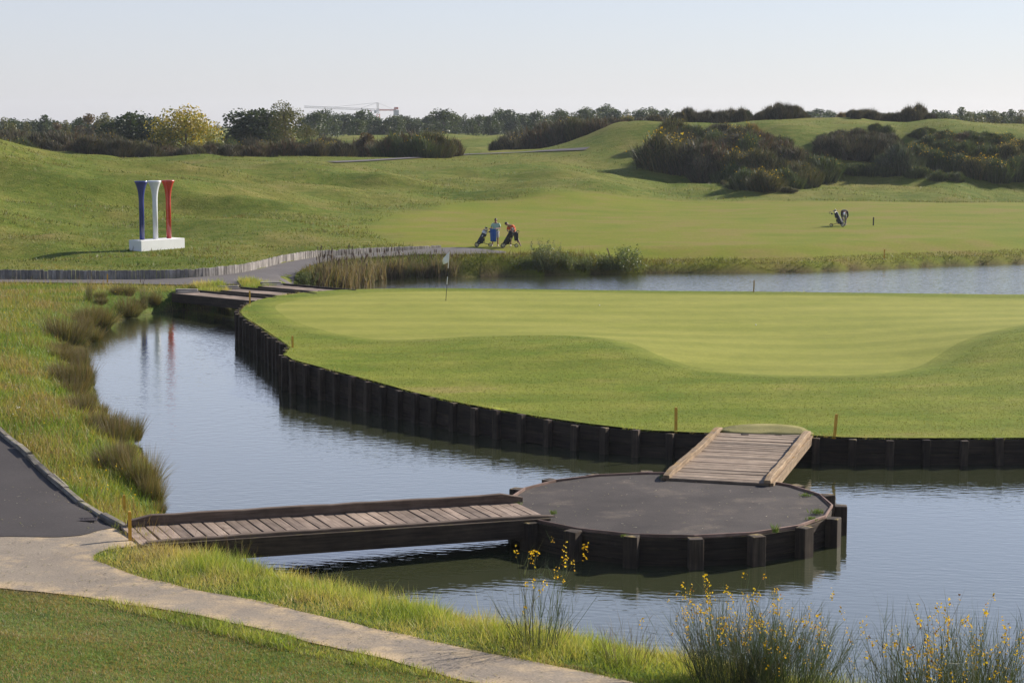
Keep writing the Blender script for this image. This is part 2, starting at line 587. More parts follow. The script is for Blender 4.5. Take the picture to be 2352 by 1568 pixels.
# height raster, for quick look-ups when plants and things are set out
R_ST = 0.3
R_X = np.arange(-82, 82.01, R_ST)
R_Y = np.arange(23, 270.01, R_ST)
def build_raster():
    gx, gy = np.meshgrid(R_X, R_Y)
    return [r.reshape(gx.shape) for r in hfun(gx.ravel(), gy.ravel(), True)]
RAST = build_raster()
def rlook(k, x, y):
    x, y = np.asarray(x, float), np.asarray(y, float)
    fx = np.clip((x - R_X[0]) / R_ST, 0, len(R_X) - 1.001)
    fy = np.clip((y - R_Y[0]) / R_ST, 0, len(R_Y) - 1.001)
    ix, iy = fx.astype(int), fy.astype(int)
    fx, fy = fx - ix, fy - iy
    A = RAST[k]
    return (A[iy, ix] * (1 - fx) + A[iy, ix + 1] * fx) * (1 - fy) + (A[iy + 1, ix] * (1 - fx) + A[iy + 1, ix + 1] * fx) * fy
def rz_(x, y):
    return rlook(0, x, y)

def hz(x, y):
    if R_X[0] < x < R_X[-1] and R_Y[0] < y < R_Y[-1]:
        return float(rlook(0, [x], [y])[0])
    return float(hfun(np.array([x]), np.array([y]))[0])

def on_ground(px, py, z0=None, n=0):
    """traced pixel -> first point where the line of sight meets the ground"""
    dx, dy, dz = ray(px, py)
    d = np.arange(24.0, 268.0, 0.05)
    X, Z = dx / dy * d, CAM_H + dz / dy * d
    hit = np.nonzero(Z <= rlook(0, X, d))[0]
    i = hit[0] if len(hit) else len(d) - 1
    return Vector((X[i], d[i], float(rlook(0, X[i:i + 1], d[i:i + 1])[0])))

# ------------------------------------------------------------------ ground materials
def mat_ground():
    m, nt, b = new_mat('meadow_turf')
    tc = N(nt, 'TexCoord')
    P = tc.outputs['Object']
    fair = N(nt, 'Attribute', attribute_name='fair').outputs['Fac']
    soil = N(nt, 'Attribute', attribute_name='soil').outputs['Fac']
    lush = N(nt, 'Attribute', attribute_name='lush').outputs['Fac']
    n1 = noise(nt, P, 0.11, 4, 0.6)
    n2 = noise(nt, P, 0.75, 5, 0.65, (1, 1.5, 1))
    n3 = noise(nt, P, 7.0, 4, 0.7)
    r1 = ramp(nt, [(0.3, (0.072, 0.122, 0.010)), (0.47, (0.135, 0.163, 0.022)), (0.6, (0.225, 0.195, 0.048)), (0.72, (0.31, 0.22, 0.09))])
    nt.links.new(n1.outputs[0], r1.inputs[0])
    r2 = ramp(nt, [(0.3, (0.055, 0.09, 0.008)), (0.5, (0.115, 0.14, 0.018)), (0.66, (0.2, 0.185, 0.045)), (0.8, (0.28, 0.205, 0.08))])
    nt.links.new(n2.outputs[0], r2.inputs[0])
    rough = mixc(nt, 0.55, r1.outputs[0], r2.outputs[0])
    rl = ramp(nt, [(0.3, (0.055, 0.105, 0.015)), (0.52, (0.095, 0.145, 0.025)), (0.7, (0.17, 0.155, 0.055)), (0.82, (0.2, 0.15, 0.08))])
    nt.links.new(n2.outputs[0], rl.inputs[0])
    rough = mixc(nt, lush, rough, rl.outputs[0])
    nf = noise(nt, P, 0.22, 4, 0.6, (1, 1.4, 1))
    rf = ramp(nt, [(0.3, (0.13, 0.165, 0.010)), (0.48, (0.17, 0.18, 0.016)), (0.62, (0.2, 0.172, 0.035)), (0.76, (0.215, 0.155, 0.05))])
    nt.links.new(nf.outputs[0], rf.inputs[0])
    c = mixc(nt, fair, rough, rf.outputs[0])
    fine = ramp(nt, [(0.25, (0.62, 0.64, 0.55)), (0.75, (1.25, 1.22, 1.2))])
    nt.links.new(n3.outputs[0], fine.inputs[0])
    c = mixc(nt, 0.75, c, fine.outputs[0], 'MULTIPLY')
    rs = ramp(nt, [(0.3, (0.05, 0.033, 0.018)), (0.7, (0.13, 0.09, 0.05))])
    nt.links.new(n3.outputs[0], rs.inputs[0])
    c = mixc(nt, soil, c, rs.outputs[0])
    nt.links.new(c, b.inputs['Base Color'])
    b.inputs['Roughness'].default_value = 0.85
    b.inputs['Specular IOR Level'].default_value = 0.08
    b.inputs['Sheen Weight'].default_value = 0.0
    b.inputs['Sheen Tint'].default_value = (0.8, 1.0, 0.4, 1)
    mx = N(nt, 'Math', operation='MULTIPLY_ADD')
    nt.links.new(n2.outputs[0], mx.inputs[0])
    mx.inputs[1].default_value = 2.0
    nt.links.new(n3.outputs[0], mx.inputs[2])
    inv = N(nt, 'MapRange')
    nt.links.new(fair, inv.inputs[0])
    inv.inputs[3].default_value = 1.0
    inv.inputs[4].default_value = 0.12
    bn = bump(nt, mx.outputs[0], 0.8, 0.10, b)
    nt.links.new(inv.outputs[0], bn.inputs['Strength'])
    return m

def mat_turf(name, c_lo, c_hi, stripes=0.0, fine=9.0, patch=0.35, dry=None, bumpd=0.02, ring=None):
    m, nt, b = new_mat(name)
    tc = N(nt, 'TexCoord')
    P = tc.outputs['Object']
    n1 = noise(nt, P, patch, 4, 0.6, (1, 1.8, 1))
    n3 = noise(nt, P, fine, 4, 0.7)
    stops = [(0.33, c_lo), (0.62, c_hi)] + ([(0.74, dry)] if dry else [])
    r1 = ramp(nt, stops)
    nt.links.new(n1.outputs[0], r1.inputs[0])
    c = r1.outputs[0]
    if ring:
        ra = N(nt, 'Attribute', attribute_name='ring')
        rm = N(nt, 'Math', operation='MULTIPLY')
        nt.links.new(ra.outputs['Fac'], rm.inputs[0])
        rm.inputs[1].default_value = 0.3
        c = mixc(nt, rm.outputs[0], c, ring)
        da = N(nt, 'Attribute', attribute_name='dist')
        dm = N(nt, 'MapRange')
        dm.interpolation_type = 'SMOOTHSTEP'
        nt.links.new(da.outputs['Fac'], dm.inputs[0])
        dm.inputs[1].default_value = 0.0
        dm.inputs[2].default_value = 1.1
        dm.inputs[3].default_value = 0.6
        dm.inputs[4].default_value = 0.0
        c = mixc(nt, dm.outputs[0], c, (0.205, 0.215, 0.036))
    if stripes:  # mowing bands: light off the lay of the grass, put into the colour
        mp = N(nt, 'Mapping')
        mp.inputs['Rotation'].default_value = (0, 0, math.radians(-3))
        nt.links.new(P, mp.inputs[0])
        w = N(nt, 'TexWave', wave_type='BANDS', bands_direction='Y', wave_profile='SIN')
        w.inputs['Scale'].default_value = 0.105
        w.inputs['Distortion'].default_value = 1.0
        w.inputs['Detail'].default_value = 1
        w.inputs['Detail Scale'].default_value = 0.35
        nt.links.new(mp.outputs[0], w.inputs[0])
        rs = ramp(nt, [(0.3, (1 - stripes, 1 - stripes * .8, 1 - stripes * 1.3)), (0.7, (1 + stripes * .5, 1 + stripes * .5, 1 + stripes * .6))])
        nt.links.new(w.outputs[0], rs.inputs[0])
        c = mixc(nt, 0.8, c, rs.outputs[0], 'MULTIPLY')
    n4 = noise(nt, P, 1.7, 5, 0.7)
    r4 = ramp(nt, [(0.3, (0.86, 0.87, 0.84)), (0.7, (1.12, 1.1, 1.08))])
    nt.links.new(n4.outputs[0], r4.inputs[0])
    c = mixc(nt, 0.8, c, r4.outputs[0], 'MULTIPLY')
    rf = ramp(nt, [(0.28, (0.72, 0.74, 0.66)), (0.72, (1.2, 1.19, 1.16))])
    nt.links.new(n3.outputs[0], rf.inputs[0])
    c = mixc(nt, 0.8, c, rf.outputs[0], 'MULTIPLY')
    nt.links.new(c, b.inputs['Base Color'])
    b.inputs['Roughness'].default_value = 0.85
    b.inputs['Specular IOR Level'].default_value = 0.1
    bump(nt, n3.outputs[0], 0.6, bumpd, b)
    return m

def mat_asphalt(name, lo, hi, sand=None, patch=0.5, edge=False):
    m, nt, b = new_mat(name)
    tc = N(nt, 'TexCoord')
    P = tc.outputs['Object']
    n1 = noise(nt, P, patch, 5, 0.62)
    n2 = noise(nt, P, 28.0, 3, 0.7)
    r1 = ramp(nt, [(0.3, lo), (0.7, hi)])
    nt.links.new(n1.outputs[0], r1.inputs[0])
    c = r1.outputs[0]
    if sand:
        n4 = noise(nt, P, 1.1, 6, 0.68)
        rs = ramp(nt, [(0.55, (0, 0, 0)), (0.72, (1, 1, 1))])
        nt.links.new(n4.outputs[0], rs.inputs[0])
        mu = N(nt, 'Math', operation='MULTIPLY')
        nt.links.new(rs.outputs[0], mu.inputs[0])
        mu.inputs[1].default_value = 0.8
        c = mixc(nt, mu.outputs[0], c, sand)
        if edge:
            ea = N(nt, 'Attribute', attribute_name='edge')
            n5 = noise(nt, P, 1.7, 5, 0.7)
            r5 = ramp(nt, [(0.42, (0, 0, 0)), (0.6, (1, 1, 1))])
            nt.links.new(n5.outputs[0], r5.inputs[0])
            me = N(nt, 'Math', operation='MULTIPLY')
            nt.links.new(ea.outputs['Fac'], me.inputs[0])
            nt.links.new(r5.outputs[0], me.inputs[1])
            c = mixc(nt, me.outputs[0], c, tuple(k * 0.92 for k in sand))
    rf = ramp(nt, [(0.28, (0.6, 0.6, 0.6)), (0.72, (1.36, 1.35, 1.33))])
    nt.links.new(n2.outputs[0], rf.inputs[0])
    c = mixc(nt, 0.85, c, rf.outputs[0], 'MULTIPLY')
    v = N(nt, 'TexVoronoi')
    v.inputs['Scale'].default_value = 3.2
    nt.links.new(P, v.inputs['Vector'])
    rv = ramp(nt, [(0.02, (1, 1, 1)), (0.045, (0, 0, 0))])
    nt.links.new(v.outputs['Distance'], rv.inputs[0])
    c = mixc(nt, rv.outputs[0], c, (0.33, 0.28, 0.17))
    nt.links.new(c, b.inputs['Base Color'])
    b.inputs['Roughness'].default_value = 0.85
    b.inputs['Specular IOR Level'].default_value = 0.25
    bump(nt, n2.outputs[0], 0.5, 0.01, b)
    return m

M_GROUND = mat_ground()
M_PATH = mat_asphalt('path_tarmac', (0.21, 0.172, 0.135), (0.285, 0.235, 0.178), (0.5, 0.37, 0.22), 0.5, True)
M_ASPH = mat_asphalt('dark_tarmac', (0.043, 0.036, 0.035), (0.062, 0.053, 0.05))
M_FARASPH = mat_asphalt('grey_tarmac', (0.10, 0.088, 0.085), (0.14, 0.124, 0.118))
M_PLAT = mat_asphalt('platform_tarmac', (0.036, 0.029, 0.027), (0.076, 0.062, 0.055), (0.14, 0.11, 0.085), 0.7)

# ------------------------------------------------------------------ ground sheet
def build_ground():
    ys = [-200, -150, -110, -80, -55, -35, -20, -10, -4] + list(np.arange(0, 25, 1.0))
    y = 25.0
    while y < 330:
        ys.append(y)
        y += 0.21 * (y / 35) ** 1.18
    while y < 2500:
        ys.append(y)
        y *= 1.05
    ys.append(2500.0)
    ys = np.array(ys)
    t = np.linspace(-1, 1, 421)
    g = 0.2 * t + 0.8 * t ** 3
    Wd = 45 + 0.8 * np.abs(ys)
    X = Wd[:, None] * g[None]
    Y = np.repeat(ys[:, None], len(t), 1)
    x, y = X.ravel(), Y.ravel()
    z, fair, sdp, pm, rough = hfun(x, y, True)
    nr, nc = X.shape
    i = np.arange((nr - 1) * nc).reshape(nr - 1, nc)[:, :-1].ravel()
    F = np.stack([i, i + 1, i + nc + 1, i + nc], 1)
    fa = smooth(4.0, -3.0, fair + 1.8 * fbm(x / 4, y / 4, 13, 2))
    gx = np.gradient(z.reshape(nr, nc), axis=0) / np.maximum(np.gradient(Y, axis=0), 1e-6)
    slope = np.abs(gx).ravel()
    soil = smooth(0.8, 1.5, slope) * smooth(2.0, 1.0, sdp) + smooth(0.12, -0.05, z) * (np.abs(sdp) < 3)
    soil = soil + 0.7 * smooth(0.45, 0.0, pm) * smooth(0.42, 0.62, vnoise(x / .8, y / .8, 77)) * (y < 60)
    lush = smooth(105, 92, y) * (1 - fa)
    m = mesh_np('ground', np.stack([x, y, z], 1), F, None, True, {'fair': fa, 'soil': np.clip(soil, 0, 1), 'lush': lush})
    tag(link('ground', m, M_GROUND), kind='structure')
build_ground()

def cdt_sheet(poly, step, zf, extra_edges=(), grid=0.4, jitter=0.25):
    """triangulated sheet inside poly; extra_edges: list of closed polylines kept as edges"""
    poly = resample(poly, step, True)[:, :2]
    V = [Vector((p[0], p[1])) for p in poly]
    n = len(V)
    E = [(i, (i + 1) % n) for i in range(n)]
    for pl in extra_edges:
        k = len(V)
        pl = resample(pl, step, True)[:, :2]
        V += [Vector((p[0], p[1])) for p in pl]
        E += [(k + i, k + (i + 1) % len(pl)) for i in range(len(pl))]
    lo, hi = poly.min(0), poly.max(0)
    gx, gy = np.meshgrid(np.arange(lo[0], hi[0], grid), np.arange(lo[1], hi[1], grid))
    gx = (gx + RNG.uniform(-jitter, jitter, gx.shape) * grid).ravel()
    gy = (gy + RNG.uniform(-jitter, jitter, gy.shape) * grid).ravel()
    ok = inside(gx, gy, poly) & (seg_dist(gx, gy, poly) > 0.3 * grid)
    for pl in extra_edges:
        ok &= seg_dist(gx, gy, resample(pl, step, True)) > 0.3 * grid
    V += [Vector((a, b)) for a, b in zip(gx[ok], gy[ok])]
    res = delaunay_2d_cdt(V, E, [], 0, 1e-4)
    vv = np.array([(v.x, v.y) for v in res[0]])
    ff = np.array([f for f in res[2] if len(f) == 3])
    c = vv[ff].mean(1)
    ff = ff[inside(c[:, 0], c[:, 1], poly)]
    a, b, cc = vv[ff[:, 0]], vv[ff[:, 1]], vv[ff[:, 2]]
    area = (b[:, 0] - a[:, 0]) * (cc[:, 1] - a[:, 1]) - (b[:, 1] - a[:, 1]) * (cc[:, 0] - a[:, 0])
    ff = np.where(area[:, None] < 0, ff[:, ::-1], ff)
    ff = ff[np.abs(area) > 1e-7]
    z = zf(vv[:, 0], vv[:, 1])
    return np.stack([vv[:, 0], vv[:, 1], z], 1), ff

def sheet(name, poly, dz, mat, step=0.25, grid=0.5):
    V, F = cdt_sheet(poly, step, lambda x, y: hfun(x, y) + dz, (), grid)
    d = sdf(V[:, 0], V[:, 1], poly)
    return tag(link(name, mesh_np(name, V, F, None, True, {'edge': smooth(-0.75, -0.05, d)}), mat), kind='structure')

def wobble(poly, amp=0.06, step=0.25, seed=1, s=0.5):
    P = resample(poly, step, True)[:, :2]
    return P + amp * np.stack([fbm(P[:, 0] / s, P[:, 1] / s, seed, 2), fbm(P[:, 0] / s, P[:, 1] / s, seed + 9, 2)], 1)

sheet('path', wobble(catmull(NEARPATH, 3, True), 0.09), 0.016, M_PATH, 0.25, 0.4)
sheet('path', wobble(SIDEPATH, 0.06), 0.026, M_ASPH, 0.25, 0.4)
sheet('path', FARPATH, 0.06, M_FARASPH, 0.4, 0.6)
def ribbon_path():
    P = resample(HILLPATH, 0.8)
    d = np.gradient(P, axis=0)
    d /= np.linalg.norm(d, axis=1)[:, None]
    nrm = np.stack([-d[:, 1], d[:, 0]], 1)
    rows = []
    for k in np.linspace(-0.7, 0.7, 5):
        q = P + nrm * k
        rows.append(np.stack([q[:, 0], q[:, 1], hfun(q[:, 0], q[:, 1]) + 0.1], 1))
    V = np.concatenate(rows)
    n = len(P)
    i = np.concatenate([np.arange(n - 1) + r * n for r in range(4)])
    F = np.stack([i, i + 1, i + n + 1, i + n], 1)
    tag(link('path', mesh_np('path', V, F, None, True), M_FARASPH), kind='structure')
ribbon_path()

# ------------------------------------------------------------------ pond
def mat_water():
    m, nt, b = new_mat('pond_water')
    tc = N(nt, 'TexCoord')
    P = tc.outputs['Object']
    n1 = noise(nt, P, 3.8, 2, 0.5, (0.55, 1.0, 1))
    n2 = noise(nt, P, 9.0, 2, 0.5, (0.6, 1.0, 1))
    big = noise(nt, P, 0.09, 3, 0.5)
    wv = N(nt, 'TexWave', wave_type='BANDS', bands_direction='Y')
    mp = N(nt, 'Mapping')
    mp.inputs['Rotation'].default_value = (0, 0, math.radians(14))
    nt.links.new(P, mp.inputs[0])
    nt.links.new(mp.outputs[0], wv.inputs[0])
    wv.inputs['Scale'].default_value = 1.35
    wv.inputs['Distortion'].default_value = 3.0
    wv.inputs['Detail'].default_value = 2
    wv.inputs['Detail Scale'].default_value = 0.7
    a = N(nt, 'Math', operation='MULTIPLY_ADD')
    nt.links.new(n2.outputs[0], a.inputs[0])
    a.inputs[1].default_value = 0.45
    nt.links.new(n1.outputs[0], a.inputs[2])
    a2 = N(nt, 'Math', operation='MULTIPLY_ADD')
    nt.links.new(wv.outputs[0], a2.inputs[0])
    a2.inputs[1].default_value = 0.12
    nt.links.new(a.outputs[0], a2.inputs[2])
    st = N(nt, 'MapRange')
    nt.links.new(big.outputs[0], st.inputs[0])
    st.inputs[1].default_value = 0.35
    st.inputs[2].default_value = 0.65
    st.inputs[3].default_value = 0.35
    st.inputs[4].default_value = 1.0
    sp = N(nt, 'SeparateXYZ')
    nt.links.new(P, sp.inputs[0])
    my, mx_ = N(nt, 'MapRange'), N(nt, 'MapRange')
    nt.links.new(sp.outputs[1], my.inputs[0])
    nt.links.new(sp.outputs[0], mx_.inputs[0])
    for q, lo, hi in ((my, 62, 92), (mx_, -14, -3)):      # open water beyond the island is ruffled by wind
        q.inputs[1].default_value = lo
        q.inputs[2].default_value = hi
    mm = N(nt, 'Math', operation='MULTIPLY')
    nt.links.new(my.outputs[0], mm.inputs[0])
    nt.links.new(mx_.outputs[0], mm.inputs[1])
    sm = N(nt, 'Math', operation='MULTIPLY_ADD')
    nt.links.new(mm.outputs[0], sm.inputs[0])
    sm.inputs[1].default_value = 2.6
    nt.links.new(st.outputs[0], sm.inputs[2])
    bn = bump(nt, a2.outputs[0], 1.0, 0.0095, b)
    nt.links.new(sm.outputs[0], bn.inputs['Strength'])
    b.inputs['Base Color'].default_value = (0.05, 0.056, 0.026, 1)
    b.inputs['Roughness'].default_value = 0.06
    b.inputs['Specular Tint'].default_value = (0.98, 1.0, 0.78, 1)
    b.inputs['IOR'].default_value = 1.5
    b.inputs['Coat Weight'].default_value = 0.9
    b.inputs['Coat IOR'].default_value = 1.42
    b.inputs['Coat Roughness'].default_value = 0.05
    nt.links.new(bn.outputs[0], b.inputs['Coat Normal'])
    return m
M_WATER = mat_water()
def build_water():
    lo, hi = POND.min(0) - 6, POND.max(0) + 6
    m = mesh_np('water', np.array([(lo[0], lo[1], 0), (hi[0], lo[1], 0), (hi[0], hi[1], 0), (lo[0], hi[1], 0)]), np.array([[0, 1, 2, 3]]))
    tag(link('water', m, M_WATER), kind='structure')
build_water()

# ------------------------------------------------------------------ island green
EDGE_V = [(775, 667, 1.0), (690, 674, 1.0), (620, 684, 1.0), (578, 696, 1.03), (558, 710, 1.05), (556, 724, 1.06), (590, 746, 1.06), (638, 778, 1.08), (668, 799, 1.1),
          (655, 816, 1.1), (672, 827, 1.08), (760, 851, 1.0), (860, 877, .93), (950, 902, .86), (1050, 925, .82), (1200, 952, .77), (1320, 970, .74), (1460, 987, .71), (1553, 993, .7),
          (1640, 996, .7), (1750, 999, .69), (1855, 1001, .69), (1990, 1007, .68), (2352, 1007, .68), (2700, 1002, .7), (3100, 985, .75)]
BACK_V = [(3200, 690, 1.05), (2700, 683, 1.0), (2352, 678, 1.0), (2000, 674, 1.0), (1732, 671, 1.0), (1400, 668, 1.0), (1200, 665, 1.0), (1000, 663, 1.0), (880, 664, 1.0)]
ISLE_FRONT = np.array([at(*p) for p in EDGE_V])
ISLE_BACK = np.array([at(*p) for p in BACK_V])
ISLE = np.vstack([ISLE_FRONT, ISLE_BACK])
GREEN_V = [(632, 707), (645, 722), (680, 741), (740, 760), (800, 774), (860, 782), (950, 783), (1100, 778), (1250, 776), (1340, 780), (1400, 788), (1450, 801),
           (1500, 821), (1570, 837), (1660, 846), (1780, 852), (1920, 854), (2030, 850), (2100, 840), (2150, 822), (2210, 798), (2290, 777), (2370, 763), (2600, 745), (2900, 735), (2900, 700),
           (2600, 688), (2352, 684), (2000, 679), (1500, 673), (1200, 669), (1000, 669), (880, 671), (780, 677), (700, 687), (650, 697)]
iz = [(p[0], p[1], p[2]) for p in ISLE]
iz += [at(*p) for p in [(700, 700, 1.08), (850, 700, 1.08), (1000, 690, 1.06), (1500, 690, 1.02), (2000, 700, 1.0), (2352, 710, 1.0), (1000, 750, 1.08), (1500, 760, 1.0), (2000, 790, .98), (1700, 840, .93), (1900, 850, .93),
                        (1200, 780, 1.22), (1300, 790, 1.3), (1400, 805, 1.28), (1500, 835, 1.1), (1150, 800, 1.22), (1250, 850, 1.0), (1400, 880, .9), (900, 800, 1.08), (800, 820, 1.06), (2352, 775, 1.5), (2300, 815, 1.3), (2200, 830, 1.08), (2352, 890, 1.05), (2100, 870, .95), (2600, 780, 1.7),
                        (1600, 900, .86), (2000, 930, .84), (1700, 960, .76)]]
iz = np.array(iz)
T_ISLE = TPS(iz[:, :2] / 14.0, iz[:, 2], 5e-4)
def isle_z(x, y):
    return T_ISLE(np.stack([np.asarray(x, float), np.asarray(y, float)], 1) / 14.0)
GREEN = catmull([at(x, y, 1.03)[:2] for x, y in GREEN_V], 4, True)
def offset_poly(P, d):
    P = resample(P, 0.5, True)[:, :2]
    t = np.roll(P, -3, 0) - np.roll(P, 3, 0)
    t /= np.linalg.norm(t, axis=1)[:, None] + 1e-9
    n = np.stack([t[:, 1], -t[:, 0]], 1)
    c = P + n * d
    if not (np.abs(sdf(c[:, 0], c[:, 1], P) - d).mean() < np.abs(sdf((P - n * d)[:, 0], (P - n * d)[:, 1], P) - d).mean()):
        c = P - n * d
    return c
def build_island():
    outer = np.vstack([catmull(ISLE_FRONT[:9], 4), ISLE_FRONT[9:10], catmull(ISLE_FRONT[10:], 4), catmull(ISLE_BACK, 4)])
    V, F = cdt_sheet(outer, 0.3, isle_z, [GREEN], 0.5)
    c = V[F].mean(1)
    g = inside(c[:, 0], c[:, 1], GREEN)
    dist = sdf(V[:, 0], V[:, 1], GREEN)
    V[:, 2] += 0.03 * smooth(0.02, 0.5, dist)
    dv = sdf(V[:, 0], V[:, 1], GREEN)
    ring = smooth(1.9, 1.3, dv + 0.1 * fbm(V[:, 0] / 1.1, V[:, 1] / 1.1, 3, 2)) * smooth(0.3, 0.6, dv)
    for name, sel, mat in (('putting_green', g, M_GREEN), ('green_surround', ~g, M_APRON)):
        f = F[sel]
        u, inv = np.unique(f, return_inverse=True)
        m = mesh_np(name, V[u], inv.reshape(-1, 3), None, True, {'ring': ring[u], 'dist': dv[u]})
        tag(link(name, m, mat), kind='structure')
    return outer
M_GREEN = mat_turf('putting_turf', (0.215, 0.225, 0.037), (0.265, 0.26, 0.052), 0.10, 14.0, 0.18, None, 0.006)
M_APRON = mat_turf('apron_turf', (0.12, 0.165, 0.012), (0.2, 0.21, 0.03), 0.09, 6.0, 0.30, (0.235, 0.2, 0.055), 0.09, (0.075, 0.115, 0.01))
ISLE_OUT = build_island()
# ------------------------------------------------------------------ earth core of the island
M_EARTH = mat_plain('earth', (0.05, 0.035, 0.022), 0.95, var=0.35)
def build_core():
    P = resample(ISLE_OUT, 0.8, True)[:, :2]
    c = P.mean(0)
    d = P - c
    Q = P - d / np.linalg.norm(d, axis=1)[:, None] * 0.07
    z = isle_z(Q[:, 0], Q[:, 1]) - 0.03
    n = len(Q)
    V = np.vstack([np.column_stack([Q, z]), np.column_stack([Q, np.full(n, -0.9)])])
    i = np.arange(n)
    F = np.stack([i, (i + 1) % n, (i + 1) % n + n, i + n], 1)
    tag(link('island_earth', mesh_np('island_earth', V, F), M_EARTH), kind='structure')
build_core()

# ------------------------------------------------------------------ timber
M_WALL = mat_wood('tarred_timber', (0.016, 0.011, 0.008), (0.08, 0.054, 0.037), 'X', 0.85, (0.11, 0.09, 0.03))
M_POST = mat_wood('tarred_post', (0.024, 0.017, 0.012), (0.11, 0.076, 0.053), 'Z', 0.85, (0.30, 0.22, 0.08))
M_DECK = mat_wood('deck_plank', (0.18, 0.125, 0.092), (0.4, 0.305, 0.235), 'X', 0.8)
M_DECK2 = mat_wood('deck_plank_worn', (0.18, 0.128, 0.092), (0.4, 0.305, 0.22), 'X', 0.8)
M_BEAM = mat_wood('kerb_beam', (0.07, 0.048, 0.034), (0.19, 0.135, 0.10), 'X', 0.85)
M_BEAM2 = mat_wood('kerb_beam_mossy', (0.13, 0.085, 0.045), (0.38, 0.27, 0.17), 'X', 0.85, (0.26, 0.15, 0.04))
M_GREYW = mat_wood('grey_plank', (0.14, 0.125, 0.115), (0.44, 0.40, 0.365), 'Z', 0.85)
M_GREYX = mat_wood('grey_timber', (0.18, 0.155, 0.135), (0.46, 0.42, 0.37), 'X', 0.85)
M_KERB = mat_wood('kerb_timber', (0.09, 0.075, 0.06), (0.34, 0.3, 0.25), 'X', 0.85, (0.12, 0.12, 0.04))
M_PINK = mat_wood('edge_board', (0.14, 0.085, 0.065), (0.34, 0.22, 0.175), 'X', 0.8)

def seg_rot(dx, dy):
    return math.atan2(dy, dx)

def timber_wall(root, line, ztop_f, post_step, thick=0.06, post=(0.24, 0.2), boards=3, bh=0.3, out_sign=1, bottom=-0.45):
    """posts outside, horizontal boards between, along a polyline (x, y)"""
    P = resample(line, post_step)[:, :2]
    zt = ztop_f(P[:, 0], P[:, 1])
    bmeshes = {}
    r = random.Random(3)
    for i in range(len(P) - 1):
        a, b = P[i], P[i + 1]
        d = b - a
        L = float(np.linalg.norm(d))
        nrm = np.array([d[1], -d[0]]) / L * out_sign
        rz = seg_rot(*d)
        mid = (a + b) / 2 + nrm * thick / 2
        zm = (zt[i] + zt[i + 1]) / 2 - 0.03
        tilt = math.atan2(zt[i + 1] - zt[i], L)
        for k in range(boards):
            key = (round(L, 2), k % 2)
            if key not in bmeshes:
                bmeshes[key] = box_mesh('board', (L - 0.012, thick - 0.012 * (k % 2), bh - 0.014), 0.006)
                bmeshes[key].materials.append(M_WALL)
            o = link('board', bmeshes[key], None, root, (mid[0], mid[1], zm - bh * (k + 0.5)), (0, -tilt, rz))
    pm = [post_mesh(post, 1.5, s) for s in range(3)]
    for i in range(len(P)):
        a = P[max(i - 1, 0)]
        b = P[min(i + 1, len(P) - 1)]
        d = (b - a) / np.linalg.norm(b - a)
        nrm = np.array([d[1], -d[0]]) * out_sign
        c = P[i] + nrm * (thick + post[1] / 2 + 0.003)
        link('post', pm[i % 3], None, root, (c[0], c[1], zt[i] + 0.015 + r.uniform(-0.05, 0.045) - 1.5), (r.uniform(-.025, .025), r.uniform(-.03, .03), seg_rot(*d) + r.uniform(-.1, .1)))

def post_mesh(post, h, s):
    bm = bmesh.new()
    add_box(bm, (post[0], post[1], h), Matrix.Translation((0, 0, h / 2)), 0.012)
    r = random.Random(s)
    for v in bm.verts:
        if v.co.z > h - 0.05:
            v.co.z += r.uniform(-0.012, 0.012)
    m = bm_mesh('post', bm)
    m.materials.append(M_POST)
    return m

rw = thing('timber_retaining_wall', 'dark tarred timber wall with posts holding up the edge of the putting green island', 'retaining wall')
k0 = ISLE_OUT.shape[0]
front = np.vstack([catmull(ISLE_FRONT[:9], 4), ISLE_FRONT[9:10], catmull(ISLE_FRONT[10:25], 4)])
timber_wall(rw, front, lambda x, y: isle_z(x, y) + 0.0, 0.96, boards=3, bh=0.36, out_sign=1, post=(0.2, 0.19))

# round landing platform in the pond
PC = at(1537, 1153, 0.62)
PR = 3.53
def build_platform():
    root = thing('landing_platform', 'round tarmac landing platform ringed by dark timber posts standing in the pond', 'platform', (PC[0], PC[1], 0))
    NP = 18
    a0 = math.radians(-90 + 3.6)
    ang = [a0 + 2 * math.pi * k / NP for k in range(NP)]
    poly = np.array([(PR * math.cos(a), PR * math.sin(a)) for a in ang])
    V, F = cdt_sheet(poly, 0.3, lambda x, y: 0.6 + 0.015 * (1 - (x * x + y * y) / PR ** 2) + 0.006 * fbm(x, y, 4, 2), (), 0.4)
    n = len(V)
    link('tarmac_top', mesh_np('tarmac_top', V, F, None, True), M_PLAT, root)
    L = 2 * PR * math.sin(math.pi / NP)
    bmsh = box_mesh('board', (L + 0.02, 0.07, 0.225), 0.006); bmsh.materials.append(M_WALL)
    emsh = box_mesh('edge_board', (L + 0.03, 0.04, 0.07), 0.006); emsh.materials.append(M_PINK)
    pms = [post_mesh((0.3, 0.27), 1.45, s + 10) for s in range(3)]
    for k in range(NP):
        am = ang[k] + math.pi / NP
        ap = PR * math.cos(math.pi / NP)
        for j in range(4):
            link('board', bmsh, None, root, ((ap + 0.035 + 0.004 * (j % 2)) * math.cos(am), (ap + 0.035 + 0.004 * (j % 2)) * math.sin(am), 0.455 - j * 0.23), (0, 0, am + math.pi / 2))
        link('edge_board', emsh, None, root, ((ap + 0.04) * math.cos(am), (ap + 0.04) * math.sin(am), 0.618), (0, 0, am + math.pi / 2))
        deg = math.degrees(ang[k]) % 360
        if 160 < deg < 196 or 50 < deg < 84:
            continue
        rr = PR + 0.075 + 0.135 + 0.02
        link('post', pms[k % 3], None, root, (rr * math.cos(ang[k]), rr * math.sin(ang[k]), 0.625 - 1.45 + random.uniform(-.015, .03)), (0, 0, ang[k] + math.pi / 2))
build_platform()

